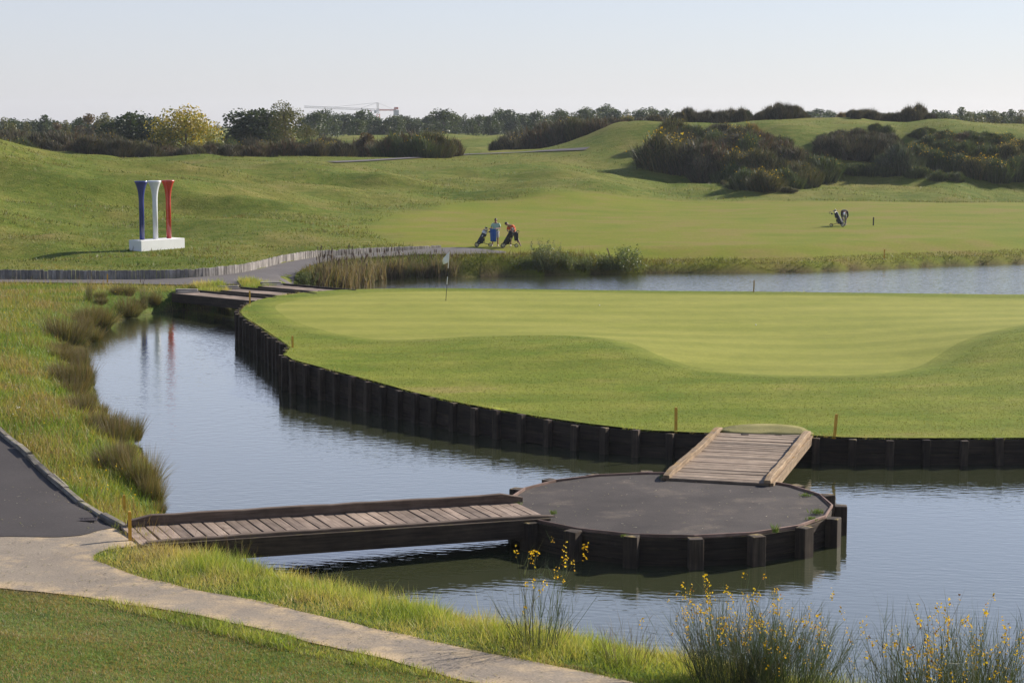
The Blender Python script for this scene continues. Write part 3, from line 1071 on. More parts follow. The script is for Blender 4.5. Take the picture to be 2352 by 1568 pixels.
def build_bridge(name, label, p_start, p_end, width, nplank, mdeck, mbeam, gap=0.022, kerb=(0.17, (0.17, 0.17)), girder=0.26, kerb_off=0.0, ext=(0.0, 0.0), seed=1, sag=0.0, pl_jit=0.008):
    a, b = Vector(p_start), Vector(p_end)
    d = b - a
    L = d.length
    rz = math.atan2(d.y, d.x)
    tilt = -math.atan2(d.z, math.hypot(d.x, d.y))
    root = thing(name, label, 'bridge', a, 0)
    root.rotation_euler = (0, tilt, rz)
    r = random.Random(seed)
    step = L / nplank
    variants = []
    for s in range(5):
        m = box_mesh('plank', (width, step - gap, 0.06), 0.006, 0.004, s + seed)
        for v in m.vertices:
            v.co.y += 0.012 * math.sin(v.co.x * 3 + s)
        m.materials.append(mdeck)
        variants.append(m)
    for i in range(nplank):
        o = link('plank', variants[r.randrange(5)], None, root, ((i + .5) * step, r.uniform(-.015, .015), -0.03 + r.uniform(-pl_jit, pl_jit) - sag * math.sin(math.pi * (i + .5) / nplank)),
                 (r.uniform(-.012, .012), 0, math.pi / 2 + r.uniform(-.008, .008)))
    for s in (-1, 1):
        n = 18
        bm = bmesh.new()
        y0 = s * (width / 2 - kerb[0] / 2 + kerb_off)
        rows = []
        for k in range(n + 1):
            x = -ext[0] + (L + ext[0] + ext[1]) * k / n
            jz = r.uniform(-.01, .01) - sag * math.sin(math.pi * min(max(x / L, 0), 1))
            taper = 0.55 if k in (0, n) else 1.0
            kh = kerb[1][0 if s < 0 else 1]
            top = kh * taper + jz + 0.004
            jy = r.uniform(-.008, .008)
            rows.append([bm.verts.new((x, y0 + jy + sx * kerb[0] / 2, zz)) for sx, zz in ((-1, 0.004 + min(jz, 0)), (1, 0.004 + min(jz, 0)), (1, top - .015), (.85, top), (-.85, top), (-1, top - .015))])
        for r0, r1 in zip(rows, rows[1:]):
            for k in range(6):
                bm.faces.new((r0[k], r0[(k + 1) % 6], r1[(k + 1) % 6], r1[k]))
        bm.faces.new(rows[0][::-1]); bm.faces.new(rows[-1])
        link('kerb_beam', bm_mesh('kerb_beam', bm), mbeam, root)
        gm = box_mesh('girder', (L - 0.02, 0.1, girder), 0.008)
        link('girder', gm, M_WALL if mbeam is M_BEAM else mbeam, root, (L / 2, s * (width / 2 + 0.055), -0.002 - girder / 2))
    return root

b1a = np.array(at(297, 1228, 0.82)); b1b = np.array(at(1222, 1169, 0.655))
build_bridge('footbridge', 'long low footbridge of weathered planks from the path to the round platform', b1a, b1b, 1.86, 37, M_DECK, M_BEAM, 0.026, (0.15, (0.05, 0.2)), 0.4, 0.02, (-0.15, 0.12), 3)
b2a = np.array(at(1646, 1103, 0.675)); b2b = np.array(at(1752, 994, 0.735))
build_bridge('footbridge', 'short wide plank ramp with mossy kerbs from the round platform up to the green', b2a, b2b, 2.46, 28, M_DECK2, M_BEAM2, 0.018, (0.16, (0.13, 0.13)), 0.24, 0.04, (0.05, 0.15), 8, 0.04, 0.012)

# artificial turf mat at the top of the ramp
def build_mat():
    pts = [at(x, y, z)[:2] for x, y, z in [(1652, 993, .73), (1660, 983, .76), (1690, 976, .78), (1740, 973, .78), (1790, 974, .78), (1835, 979, .77), (1856, 989, .75), (1855, 1000, .72)]]
    V, F = cdt_sheet(catmull(pts, 3, True), 0.25, lambda x, y: isle_z(x, y) + 0.055, (), 0.4)
    m = mat_turf('turf_mat', (0.17, 0.155, 0.06), (0.23, 0.205, 0.085), 0.0, 20, 0.8)
    o = link('turf_mat', mesh_np('turf_mat', V, F, None, True), m)
    sol = o.modifiers.new('thick', 'SOLIDIFY'); sol.thickness = 0.03
    tag(o, 'worn olive turf mat laid on the grass at the top of the plank ramp', 'mat')
build_mat()

# far boardwalks
def build_boardwalk(label, v0, v1, z0, z1, width, nplank, vs):
    a, b = Vector(at(*v0, z0)), Vector(at(*v1, z1))
    d = b - a
    L = d.length
    root = thing('boardwalk', label, 'boardwalk', a, math.atan2(d.y, d.x))
    root.rotation_euler[1] = -math.atan2(d.z, math.hypot(d.x, d.y))
    step = L / nplank
    m = box_mesh('plank', (width, step - 0.03, 0.06), 0.005); m.materials.append(M_DECK)
    for i in range(nplank):
        link('plank', m, None, root, ((i + .5) * step, 0, -0.03 + random.uniform(-.006, .006)), (0, 0, math.pi / 2))
    for s in (-1, 1):
        bm_ = box_mesh('side_beam', (L, 0.1, 0.42), 0.01)
        link('side_beam', bm_, M_WALL, root, (L / 2, s * (width / 2 + 0.055), -0.20 if s < 0 else -0.12))
    # two pale timber steps down from the path
    rz = math.atan2(d.y, d.x)
    for k in range(2):
        w = Vector(at(vs[0] - 4 * k, vs[1] - 5.5 * k, z0 + 0.06 + 0.09 * k))
        loc = Matrix.Rotation(-rz, 3, 'Z') @ (w - a)
        sm = box_mesh('step', (1.05, 0.42, 0.3), 0.012, 0.008, k)
        link('step', sm, M_GREYX, root, (loc.x, loc.y, loc.z - 0.15), (0, root.rotation_euler[1] * -1, -rz + 0.1))
build_boardwalk('plank boardwalk beside the weedy pond bank, lowest of three crossing to the green', (425, 672), (604, 689), 0.82, 0.97, 1.25, 16, (433, 669))
build_boardwalk('middle plank boardwalk between two grassy planting strips leading to the green', (520, 664), (698, 679), 0.84, 0.98, 1.25, 16, (527, 661))
build_boardwalk('plank boardwalk next to the cattail bed, farthest of three crossing to the green', (620, 656), (790, 671), 0.9, 0.98, 1.25, 16, (626, 652.5))

# upright plank wall along the lawn
def build_plank_wall():
    root = thing('plank_retaining_wall', 'low curving retaining wall of grey upright planks along the far path', 'retaining wall', (WALL[0][0], WALL[0][1], 1.1))
    P = resample(WALL, 0.207)
    r = random.Random(5)
    ms = []
    for s in range(6):
        bm = bmesh.new()
        add_box(bm, (0.193 + 0.012 * (s % 3 - 1), 0.07, 0.9), Matrix.Translation((0, 0, -0.45)), 0.01)
        m = bm_mesh('plank', bm); m.materials.append(M_GREYW); ms.append(m)
    z = hfun(P[:, 0], P[:, 1] - 0.25)
    for i in range(len(P)):
        a, b = P[max(i - 1, 0)], P[min(i + 1, len(P) - 1)]
        rz = math.atan2(b[1] - a[1], b[0] - a[0])
        top = z[i] + float(wall_height(P[i][0])) + 0.06 + r.uniform(-.02, .025)
        if i % 37 == 20:
            top -= 0.06
        link('plank', ms[r.randrange(6)], None, root, (P[i][0] - WALL[0][0] + r.uniform(-.006, .006), P[i][1] - WALL[0][1], top - 1.1), (r.uniform(-.03, .03), r.uniform(-.012, .012), rz + r.uniform(-.05, .05)))
    print('planks', len(P))
build_plank_wall()

# timber kerb along the dark path
def build_kerb():
    line = catmull([at(x, y, 0.84) for x, y in [(-260, 960), (-120, 965), (-40, 980), (0, 998), (60, 1044), (112, 1094), (172, 1139), (227, 1174), (272, 1198), (300, 1206)]], 5)
    P = resample(line, 1.45)
    root = thing('timber_kerb', 'row of bleached grey timbers edging the dark tarmac path beside the bank', 'kerb', (P[0][0], P[0][1], 0.84))
    z = hfun(P[:, 0], P[:, 1])
    r = random.Random(2)
    for i in range(len(P) - 1):
        a, b = P[i], P[i + 1]
        L = float(np.linalg.norm((b - a)[:2]))
        m = box_mesh('timber', (L - r.uniform(0.02, 0.07), 0.16, 0.32), 0.02, 0.016, i)
        c = (a + b) / 2
        link('timber', m, M_KERB, root, (c[0] - P[0][0], c[1] - P[0][1], (z[i] + z[i + 1]) / 2 - 0.03 - 0.84 + r.uniform(-.03, .02)),
             (0, -math.atan2(z[i + 1] - z[i], L), math.atan2(b[1] - a[1], b[0] - a[0]) + r.uniform(-.02, .02)))
build_kerb()

# drain grate
M_IRON = mat_plain('cast_iron', (0.06, 0.045, 0.042), 0.6, 0.6, var=0.3)
def build_grate():
    p = on_ground(191, 1197, 0.84)
    root = thing('drain_grate', 'small rusty iron drain grate set in the dark tarmac path', 'drain grate', (p.x, p.y, p.z + 0.034), 0.12)
    root.scale = (0.75, 0.75, 0.5)
    bm = bmesh.new()
    for sx in (-1, 1):
        add_box(bm, (0.05, 0.44, 0.03), Matrix.Translation((sx * 0.36, 0, 0)))
    for y in (-0.2, 0.2):
        add_box(bm, (0.67, 0.04, 0.03), Matrix.Translation((0, y, 0)))
    add_box(bm, (0.04, 0.36, 0.03), None)
    link('frame', bm_mesh('frame', bm), M_IRON, root)
    bar = box_mesh('bar', (0.022, 0.358, 0.02)); bar.materials.append(M_IRON)
    for k in range(7):
        for s in (-1, 1):
            link('bar', bar, None, root, (s * (0.05 + 0.042 * k), 0, -0.002))
build_grate()

# ------------------------------------------------------------------ stakes
M_YEL = mat_plain('yellow_stake_paint', (0.62, 0.33, 0.03), 0.6, var=0.2)
M_BLK = mat_plain('black_post_paint', (0.012, 0.012, 0.014), 0.5)
M_STK = mat_plain('bare_stake_wood', (0.45, 0.3, 0.16), 0.7, var=0.25)
def stake(label, base, h, w=0.055, mat=None, tilt=(0, 0), rz=0.4, name='yellow_stake', group=None, deep=0.12):
    bm = bmesh.new()
    prof = [(w / 2, -deep), (w / 2, h - 0.03), (w / 2 * 0.72, h)]
    rings = []
    for rr, z in prof:
        rings.append([bm.verts.new((sx * rr, sy * rr, z)) for sx, sy in ((-1, -1), (1, -1), (1, 1), (-1, 1))])
    for r0, r1 in zip(rings, rings[1:]):
        for k in range(4):
            bm.faces.new((r0[k], r0[(k + 1) % 4], r1[(k + 1) % 4], r1[k]))
    bm.faces.new(rings[0][::-1]); bm.faces.new(rings[-1])
    o = link(name, bm_mesh(name, bm), mat or M_YEL, None, base, (tilt[0], tilt[1], rz))
    return tag(o, label, 'stake', group)
def isle_at(x, y, z=1.0):
    for _ in range(8):
        p = at(x, y, z)
        z = float(isle_z([p[0]], [p[1]])[0])
    return Vector(at(x, y, z))
stake('yellow stake on the timber wall just left of the plank ramp', isle_at(1553, 992) + Vector((0, .1, 0)), 0.66, 0.06)
stake('leaning yellow stake on the timber wall just right of the plank ramp', isle_at(1918, 1005) + Vector((0, .1, 0)), 0.62, 0.06, tilt=(0, 0.09))
stake('yellow stake on the jog in the timber wall of the green', isle_at(672, 800), 0.44, 0.06)
stake('yellow stake on the rim of the green in front of the boardwalks', isle_at(574, 699), 0.6, 0.06)
stake('thin stake behind the green against the far water', isle_at(1731, 672), 0.58, 0.05, M_STK, (0, 0.04), name='wooden_stake')
stake('yellow stake in the grass at the bridgehead behind the timber kerb', on_ground(286, 1189, .7), 0.5, 0.055)
stake('thick yellow stake at the near corner of the long footbridge', on_ground(299, 1243, .78), 0.6, 0.068, rz=0.2)
stake('yellow stake among the weeds in front of the plank wall', on_ground(247, 652, 1.05), 0.5, 0.06)
stake('yellow stake at the path edge beside the cattails', on_ground(712, 628, 1.1), 0.5, 0.05)
stake('yellow stake on the far bank above the water', on_ground(2031, 594, 1.0), 0.58, 0.06)
stake('leaning bare wooden stake in the bushes on the far bank', on_ground(1404, 596, 0.9), 0.75, 0.06, M_STK, (0, -0.4), name='wooden_stake')
stake('black distance post on the fairway right of the bending golfer', on_ground(2006, 518, 1.5), 0.6, 0.07, M_BLK, name='distance_post')

# ------------------------------------------------------------------ giant tee sculpture
M_TBLUE = mat_plain('blue_gloss_paint', (0.02, 0.03, 0.19), 0.25, var=0.03, coat=0.5)
M_TWHITE = mat_plain('white_gloss_paint', (0.74, 0.75, 0.78), 0.25, var=0.03, coat=0.5)
M_TRED = mat_plain('red_gloss_paint', (0.42, 0.028, 0.02), 0.25, var=0.03, coat=0.5)
M_WHITE = mat_plain('white_wall_paint', (0.78, 0.77, 0.74), 0.7, var=0.04, scale=2)
def build_tees():
    p = on_ground(361, 572, 1.4)
    rz = math.radians(50)
    root = thing('tee_sculpture', 'giant blue, white and red golf tee sculpture on a white plinth', 'sculpture', (p.x, p.y, p.z), rz)
    bm = bmesh.new()
    add_box(bm, (3.35, 1.15, 0.95), Matrix.Translation((0, 0, 0.13)), 0.012)
    link('plinth', bm_mesh('plinth', bm), M_WHITE, root)
    H = 3.5
    prof = [(0.155, 0.0), (0.155, H * 0.62), (0.162, H * 0.70), (0.18, H * 0.77), (0.215, H * 0.835), (0.265, H * 0.89), (0.325, H * 0.94), (0.385, H * 0.975), (0.395, H * 0.985), (0.395, H), (0.375, H + 0.006), (0.33, H - 0.02), (0.1, H - 0.12)]
    for k, (nm, mat) in enumerate((('blue_tee', M_TBLUE), ('white_tee', M_TWHITE), ('red_tee', M_TRED))):
        bm = bmesh.new()
        add_lathe(bm, prof, 40)
        o = link(nm, bm_mesh(nm, bm, True), mat, root, ((k - 1) * 1.03 - 0.1, 0, 0.6))
        for e in o.data.edges:
            pass
build_tees()

# ------------------------------------------------------------------ flagstick and balls
M_FLAGW = mat_plain('white_stick_paint', (0.75, 0.75, 0.75), 0.4, var=0.03)
M_CUP = mat_plain('hole_soil', (0.03, 0.025, 0.015), 0.9)  # dark brown over the whole cup
def build_flag():
    p = isle_at(1024, 690)
    root = thing('flagstick', 'black and white golf flagstick with a limp white flag in the hole', 'flagstick', p)
    root.rotation_euler = (0, math.radians(4.2), 0)
    H = 2.18
    cuts = [(0, 0.33, M_BLK), (0.33, 0.49, M_FLAGW), (0.49, 0.665, M_BLK), (0.665, 1.0, M_FLAGW)]
    for a, b, mt in cuts:
        bm = bmesh.new()
        add_tube(bm, [(0, 0, a * H - (0.08 if a == 0 else 0)), (0, 0, b * H)], 0.013, 10)
        link('pole_section', bm_mesh('pole_section', bm), mt, root)
    bm = bmesh.new()
    n = 9
    rows = []
    for j in range(n):
        t = j / (n - 1)
        row = []
        for i in range(n):
            s = i / (n - 1)
            wdt = 0.30 * s * (1 - 0.25 * abs(t - .35))
            droop = -0.28 * s
            row.append(bm.verts.new((-0.016 - wdt * 0.86, 0.07 * math.sin(s * 5 + t * 2.0) * s, H - 0.02 - t * (0.46 - 0.18 * s) + droop)))
        rows.append(row)
    for r0, r1 in zip(rows, rows[1:]):
        for k in range(n - 1):
            bm.faces.new((r0[k], r0[k + 1], r1[k + 1], r1[k]))
    f = link('flag', bm_mesh('flag', bm, True), mat_plain('flag_cloth', (0.72, 0.73, 0.76), 0.8, var=0.06), root)
    sm = f.modifiers.new('thick', 'SOLIDIFY'); sm.thickness = 0.004
    for v in ():
        pass
    bm = bmesh.new()
    add_lathe(bm, [(0.054, -0.1), (0.054, 0.004), (0.048, 0.006), (0.047, -0.09)], 16)
    link('hole_cup', bm_mesh('hole_cup', bm), M_CUP, root)
build_flag()
for lab, px in (('golf ball lying on the putting green, closer to the flagstick', (1377, 702)), ('golf ball lying on the putting green, farther from the flagstick', (1736, 747))):
    p = isle_at(*px)
    bm = bmesh.new()
    bmesh.ops.create_icosphere(bm, subdivisions=3, radius=0.0225)
    tag(link('golf_ball', bm_mesh('golf_ball', bm, True), M_FLAGW, None, (p.x, p.y, p.z + 0.021)), lab, 'golf ball', 'balls on the green')
# ------------------------------------------------------------------ people
M_SKIN = mat_plain('skin', (0.33, 0.17, 0.11), 0.55, var=0.06)
M_HAIR = mat_plain('dark_hair', (0.012, 0.009, 0.007), 0.6)

def skin_mesh(name, verts, edges, root=0, levels=2):
    me = bpy.data.meshes.new(name)
    me.from_pydata([v[0] for v in verts], edges, [])
    ob = bpy.data.objects.new(name + '_tmp', me)
    COL.objects.link(ob)
    md = ob.modifiers.new('s', 'SKIN')
    md.use_smooth_shade = True
    for i, v in enumerate(verts):
        r = v[1] if hasattr(v[1], '__len__') else (v[1], v[1])
        me.skin_vertices[0].data[i].radius = r
        me.skin_vertices[0].data[i].use_root = (i == root)
    sb = ob.modifiers.new('b', 'SUBSURF')
    sb.levels = levels
    sb.render_levels = levels
    dg = bpy.context.evaluated_depsgraph_get()
    m = bpy.data.meshes.new_from_object(ob.evaluated_get(dg))
    m.name = name
    bpy.data.objects.remove(ob)
    for p in m.polygons:
        p.use_smooth = True
    m.materials.clear()
    return m

def chain(vs, es, start, pts):
    """append a chain of (pos, radius) after vertex index start"""
    i = start
    for p in pts:
        vs.append(p)
        es.append((i, len(vs) - 1))
        i = len(vs) - 1
    return i

def head_bm(center, tilt, s=1.0):
    bm = bmesh.new()
    bmesh.ops.create_uvsphere(bm, u_segments=20, v_segments=14, radius=1.0)
    for v in bm.verts:
        x, y, z = v.co
        w = 0.078 if z > -0.1 else 0.078 - 0.022 * min(1, -z)
        v.co = Vector((x * w, y * 0.098 - (0.012 if z < 0 and y < 0 else 0), z * 0.122))
    add_lathe(bm, [(0.016, 0), (0.014, 0.02), (0.006, 0.04)], 8, Matrix.Translation((0, -0.096, -0.03)) @ Matrix.Rotation(math.radians(20), 4, 'X'))
    for sx in (-1, 1):
        add_lathe(bm, [(0.012, -0.03), (0.02, 0), (0.012, 0.03)], 8, Matrix.Translation((sx * 0.08, 0.01, -0.005)))
    M = Matrix.Translation(center) @ tilt @ Matrix.Scale(s, 4)
    bmesh.ops.transform(bm, matrix=M, verts=bm.verts[:])
    return bm

def hair_bm(center, tilt, s=1.0, cap=False):
    bm = bmesh.new()
    bmesh.ops.create_uvsphere(bm, u_segments=20, v_segments=14, radius=1.0)
    bmesh.ops.delete(bm, geom=[v for v in bm.verts if v.co.z < (0.05 if v.co.y < 0.2 else -0.45) or (v.co.y < -0.45 and v.co.z < 0.42)], context='VERTS')
    for v in bm.verts:
        v.co = Vector((v.co.x * 0.086, v.co.y * 0.107 + 0.004, v.co.z * 0.132))
    if cap:
        brim = [(-0.07, -0.08, 0.035), (0.07, -0.08, 0.035), (0.055, -0.175, 0.02), (-0.055, -0.175, 0.02)]
        vs = [bm.verts.new(b) for b in brim]
        bm.faces.new(vs)
    M = Matrix.Translation(center) @ tilt @ Matrix.Scale(s, 4)
    bmesh.ops.transform(bm, matrix=M, verts=bm.verts[:])
    return bm

def add_hand(vs, es, wrist_i, wrist, d, side):
    """palm plus five fingers, slightly curled"""
    wrist, d = Vector(wrist), Vector(d).normalized()
    s = Vector(side).normalized()
    pal = wrist + d * 0.075
    pi = chain(vs, es, wrist_i, [(tuple(pal), (0.036, 0.02))])
    nn = d.cross(s).normalized()
    for k, L in enumerate((0.07, 0.08, 0.075, 0.06)):
        o = s * (0.028 - 0.019 * k)
        chain(vs, es, pi, [(tuple(pal + d * 0.025 + o), 0.009), (tuple(pal + d * (0.025 + L * .55) + o + nn * 0.012), 0.009), (tuple(pal + d * (0.025 + L * .9) + o + nn * 0.035), 0.008)])
    chain(vs, es, wrist_i, [(tuple(wrist + d * 0.03 + s * 0.035), 0.011), (tuple(wrist + d * 0.075 + s * 0.055 + nn * .01), 0.009)])

def build_person(name, label, loc, rz, J, mats, girth=1.0, cap=False, trousers=False):
    """J: joint name -> local position; y- is forward"""
    root = thing(name, label, 'person', loc, rz)
    V = {k: Vector(v) for k, v in J.items()}
    vs, es = [(tuple(V['pelvis']), (0.15 * girth, 0.12 * girth))], []
    c = chain(vs, es, 0, [(tuple(V['spine']), (0.15 * girth, 0.12 * girth)), (tuple(V['chest']), (0.165 * girth, 0.12 * girth))])
    nk = chain(vs, es, c, [(tuple(V['neck']), 0.06), (tuple(V['head'] * 0.75 + V['neck'] * 0.25), 0.055)])
    for s in 'lr':
        w = chain(vs, es, c, [(tuple(V['sh_' + s]), 0.066), (tuple(V['el_' + s]), 0.045), (tuple(V['wr_' + s]), 0.03)])
        d = V['wr_' + s] - V['el_' + s]
        add_hand(vs, es, w, V['wr_' + s], d, (1 if s == 'r' else -1, 0, 0))
        chain(vs, es, 0, [(tuple(V['hip_' + s]), 0.095), (tuple(V['kn_' + s]), 0.062), (tuple(V['an_' + s]), 0.042), (tuple(V['toe_' + s]), 0.035)])
    body = skin_mesh('body', vs, es)
    tilt = Matrix(V_tilt(J))
    bm = head_bm(V['head'], tilt)
    bm2 = bmesh.new(); bm2.from_mesh(body)
    hm = bpy.data.meshes.new('h'); bm.to_mesh(hm); bm2.from_mesh(hm); bm.free(); bpy.data.meshes.remove(hm)
    for f in bm2.faces:
        f.smooth = True
    bm2.to_mesh(body); bm2.free()
    link('body', body, M_SKIN, root)
    link('cap' if cap else 'hair', bm_mesh('hair', hair_bm(V['head'], tilt, 1.0, cap), True), mats['head'], root)
    # shirt
    vs, es = [(tuple(V['pelvis'] + Vector((0, 0, 0.02))), (0.185 * girth, 0.15 * girth))], []
    c = chain(vs, es, 0, [(tuple(V['spine']), (0.185 * girth, 0.155 * girth)), (tuple(V['chest']), (0.19 * girth, 0.145 * girth))])
    chain(vs, es, c, [(tuple(V['chest'] * 0.45 + V['neck'] * 0.55), (0.10, 0.085))])
    for s in 'lr':
        m = V['sh_' + s] * 0.25 + V['el_' + s] * 0.75 if not trousers else V['el_' + s] * 0.3 + V['wr_' + s] * 0.7
        mid = [(tuple(V['el_' + s]), 0.062)] if trousers else []
        chain(vs, es, c, [(tuple(V['sh_' + s]), 0.09)] + mid + [(tuple(m), 0.078 if not trousers else 0.048)])
    link('shirt', skin_mesh('shirt', vs, es), mats['shirt'], root)
    # shorts or trousers
    vs, es = [(tuple(V['pelvis']), (0.18 * girth, 0.145 * girth))], []
    for s in 'lr':
        kk = V['kn_' + s]
        if trousers:
            chain(vs, es, 0, [(tuple(V['hip_' + s]), 0.115), (tuple(kk), 0.085), (tuple(V['an_' + s] + (kk - V['an_' + s]) * 0.1), 0.07)])
        else:
            chain(vs, es, 0, [(tuple(V['hip_' + s]), 0.12), (tuple(V['hip_' + s] * 0.1 + kk * 0.9), 0.098)])
    link('trousers' if trousers else 'shorts', skin_mesh('shorts', vs, es), mats['legs'], root)
    for s in 'lr':
        a, t = V['an_' + s], V['toe_' + s]
        vs, es = [(tuple(a + Vector((0, 0, -0.03))), 0.052)], []
        chain(vs, es, 0, [(tuple(a * 0.5 + t * 0.5 + Vector((0, 0, -0.01))), (0.05, 0.042)), (tuple(t), (0.045, 0.035))])
        link('shoe', skin_mesh('shoe', vs, es), mats['shoe'], root)
    return root

def V_tilt(J):
    n, h = Vector(J['neck']), Vector(J['head'])
    up = (h - n).normalized()
    f = Vector(J.get('face', (0, -1, 0)))
    f = (f - up * f.dot(up)).normalized()
    y = -f
    x = y.cross(up).normalized()
    return ((x.x, y.x, up.x, 0), (x.y, y.y, up.y, 0), (x.z, y.z, up.z, 0), (0, 0, 0, 1))

M_MINT = mat_plain('mint_polo', (0.36, 0.5, 0.36), 0.8, var=0.08)
M_ORANGE = mat_plain('orange_polo', (0.62, 0.11, 0.025), 0.8, var=0.08)
M_BLACKTOP = mat_plain('black_pullover', (0.018, 0.012, 0.014), 0.8, var=0.1)
M_LGREY = mat_plain('pale_shorts', (0.42, 0.41, 0.44), 0.85, var=0.08)
M_DGREY = mat_plain('charcoal_shorts', (0.11, 0.11, 0.11), 0.85, var=0.1)
M_TROU = mat_plain('grey_trousers', (0.2, 0.2, 0.2), 0.85, var=0.1)
M_SHOE = mat_plain('white_shoe', (0.7, 0.7, 0.7), 0.5, var=0.05)
M_CAPW = mat_plain('white_cap_cloth', (0.72, 0.73, 0.74), 0.8, var=0.04)
M_TOWEL = mat_plain('blue_towel_cloth', (0.035, 0.11, 0.34), 0.95, var=0.15)

gp = on_ground(1139, 566, 1.3)
J1 = dict(pelvis=(0.0, 0.02, 0.92), spine=(0.0, -0.02, 1.1), chest=(0, 0.0, 1.33), neck=(0, 0.0, 1.5), head=(-0.01, -0.03, 1.64),
          sh_l=(0.21, 0, 1.39), el_l=(0.27, -0.06, 1.12), wr_l=(0.03, -0.33, 1.13), sh_r=(-0.21, 0, 1.39), el_r=(-0.3, -0.05, 1.14), wr_r=(-0.37, -0.3, 1.12),
          hip_l=(0.1, 0, 0.86), kn_l=(0.12, -0.01, 0.47), an_l=(0.12, 0.03, 0.09), toe_l=(0.12, -0.13, 0.045), hip_r=(-0.1, 0, 0.86), kn_r=(-0.18, -0.01, 0.47), an_r=(-0.22, 0.03, 0.09), toe_r=(-0.32, -0.1, 0.045), face=(-0.1, -1, -0.25))
build_person('person', 'person in pale green polo and light shorts holding a blue towel', gp, 0.0, J1, dict(head=M_HAIR, shirt=M_MINT, legs=M_LGREY, shoe=M_SHOE), 1.12)
def build_towel():
    bm = bmesh.new()
    n, m = 10, 12
    rows = []
    for j in range(m):
        t = j / (m - 1)
        rows.append([bm.verts.new((-0.37 + 0.37 * i / (n - 1) + 0.03 * t, 0.02 * math.sin(i * 1.6 + t * 1.5) * (0.3 + t), -0.8 * t + 0.012 * math.sin(i * .7))) for i in range(n)])
    for r0, r1 in zip(rows, rows[1:]):
        for k in range(n - 1):
            bm.faces.new((r0[k], r0[k + 1], r1[k + 1], r1[k]))
    o = link('towel', bm_mesh('towel', bm, True), M_TOWEL, None, (gp.x, gp.y - 0.42, gp.z + 1.13))
    s = o.modifiers.new('thick', 'SOLIDIFY'); s.thickness = 0.012
    tag(o, 'blue towel hanging from the hands of the person in the green polo', 'towel')
build_towel()
op = on_ground(1178, 566, 1.3)
J2 = dict(pelvis=(0.06, 0.05, 0.88), spine=(-0.0, -0.03, 1.05), chest=(-0.13, -0.1, 1.24), neck=(-0.27, -0.16, 1.33), head=(-0.4, -0.21, 1.42),
          sh_l=(0.02, -0.14, 1.3), el_l=(0.05, -0.3, 1.05), wr_l=(-0.1, -0.42, 0.95), sh_r=(-0.3, -0.05, 1.2), el_r=(-0.34, -0.22, 0.98), wr_r=(-0.22, -0.4, 0.92),
          hip_l=(0.16, 0.05, 0.82), kn_l=(0.3, 0.02, 0.46), an_l=(0.46, 0.04, 0.1), toe_l=(0.52, -0.1, 0.045), hip_r=(-0.03, 0.05, 0.82), kn_r=(-0.12, -0.06, 0.46), an_r=(-0.14, 0.02, 0.09), toe_r=(-0.16, -0.15, 0.045), face=(-0.75, -0.6, -0.6))
build_person('person', 'person in orange polo and dark shorts leaning over a golf bag', op, 0.0, J2, dict(head=M_HAIR, shirt=M_ORANGE, legs=M_DGREY, shoe=M_SHOE), 1.1)
bp = on_ground(1938, 518, 1.5)
J3 = dict(pelvis=(0.02, 0.14, 0.93), spine=(0.02, -0.02, 1.05), chest=(0.0, -0.26, 1.04), neck=(-0.04, -0.42, 0.98), head=(-0.07, -0.5, 0.88),
          sh_l=(0.19, -0.27, 1.0), el_l=(0.24, -0.34, 0.74), wr_l=(0.12, -0.4, 0.5), sh_r=(-0.2, -0.27, 1.0), el_r=(-0.25, -0.34, 0.74), wr_r=(-0.12, -0.42, 0.5),
          hip_l=(0.12, 0.12, 0.87), kn_l=(0.12, 0.0, 0.48), an_l=(0.12, 0.04, 0.09), toe_l=(0.16, -0.12, 0.045), hip_r=(-0.08, 0.12, 0.87), kn_r=(-0.09, 0.0, 0.48), an_r=(-0.09, 0.04, 0.09), toe_r=(-0.12, -0.12, 0.045), face=(0, -0.3, -1))
build_person('person', 'person in black top, grey trousers and white cap bending right over', bp, 0.0, J3, dict(head=M_CAPW, shirt=M_BLACKTOP, legs=M_TROU, shoe=M_SHOE), 1.05, True, True)

# ------------------------------------------------------------------ golf trolleys
M_NAVY = mat_plain('navy_bag_cloth', (0.012, 0.016, 0.035), 0.7, var=0.15)
M_BAGB = mat_plain('black_bag_cloth', (0.01, 0.01, 0.011), 0.75, var=0.2)
M_TRIM = mat_plain('white_bag_trim', (0.6, 0.62, 0.68), 0.6, var=0.05)
M_TUBE = mat_plain('dark_aluminium', (0.05, 0.052, 0.055), 0.4, 0.6)
M_STEEL = mat_plain('club_steel', (0.5, 0.5, 0.52), 0.3, 0.9)
M_RIM = mat_plain('grey_wheel_rim', (0.3, 0.3, 0.32), 0.5, var=0.1)

def wheel(root, loc, r):
    bm = bmesh.new()
    prof = []
    for k in range(9):
        a = 2 * math.pi * k / 8
        prof.append((r - 0.022 + 0.022 * math.cos(a), 0.02 * math.sin(a)))
    n = 24
    rings = [[bm.verts.new((p[0] * math.cos(2 * math.pi * i / n), p[1], p[0] * math.sin(2 * math.pi * i / n))) for p in prof[:-1]] for i in range(n)]
    for i in range(n):
        r0, r1 = rings[i], rings[(i + 1) % n]
        for k in range(8):
            bm.faces.new((r0[k], r0[(k + 1) % 8], r1[(k + 1) % 8], r1[k]))
    w = link('wheel', bm_mesh('wheel', bm, True), M_BLK, root, loc)
    bm = bmesh.new()
    for k in range(5):
        a = 2 * math.pi * k / 5
        add_box(bm, (r - 0.04, 0.014, 0.026), Matrix.Rotation(-a, 4, 'Y') @ Matrix.Translation(((r - 0.04) / 2, 0, 0)))
    add_lathe(bm, [(0.024, -0.025), (0.024, 0.025)], 12, Matrix.Rotation(math.pi / 2, 4, 'X'))
    link('rim', bm_mesh('rim', bm), M_RIM, w)

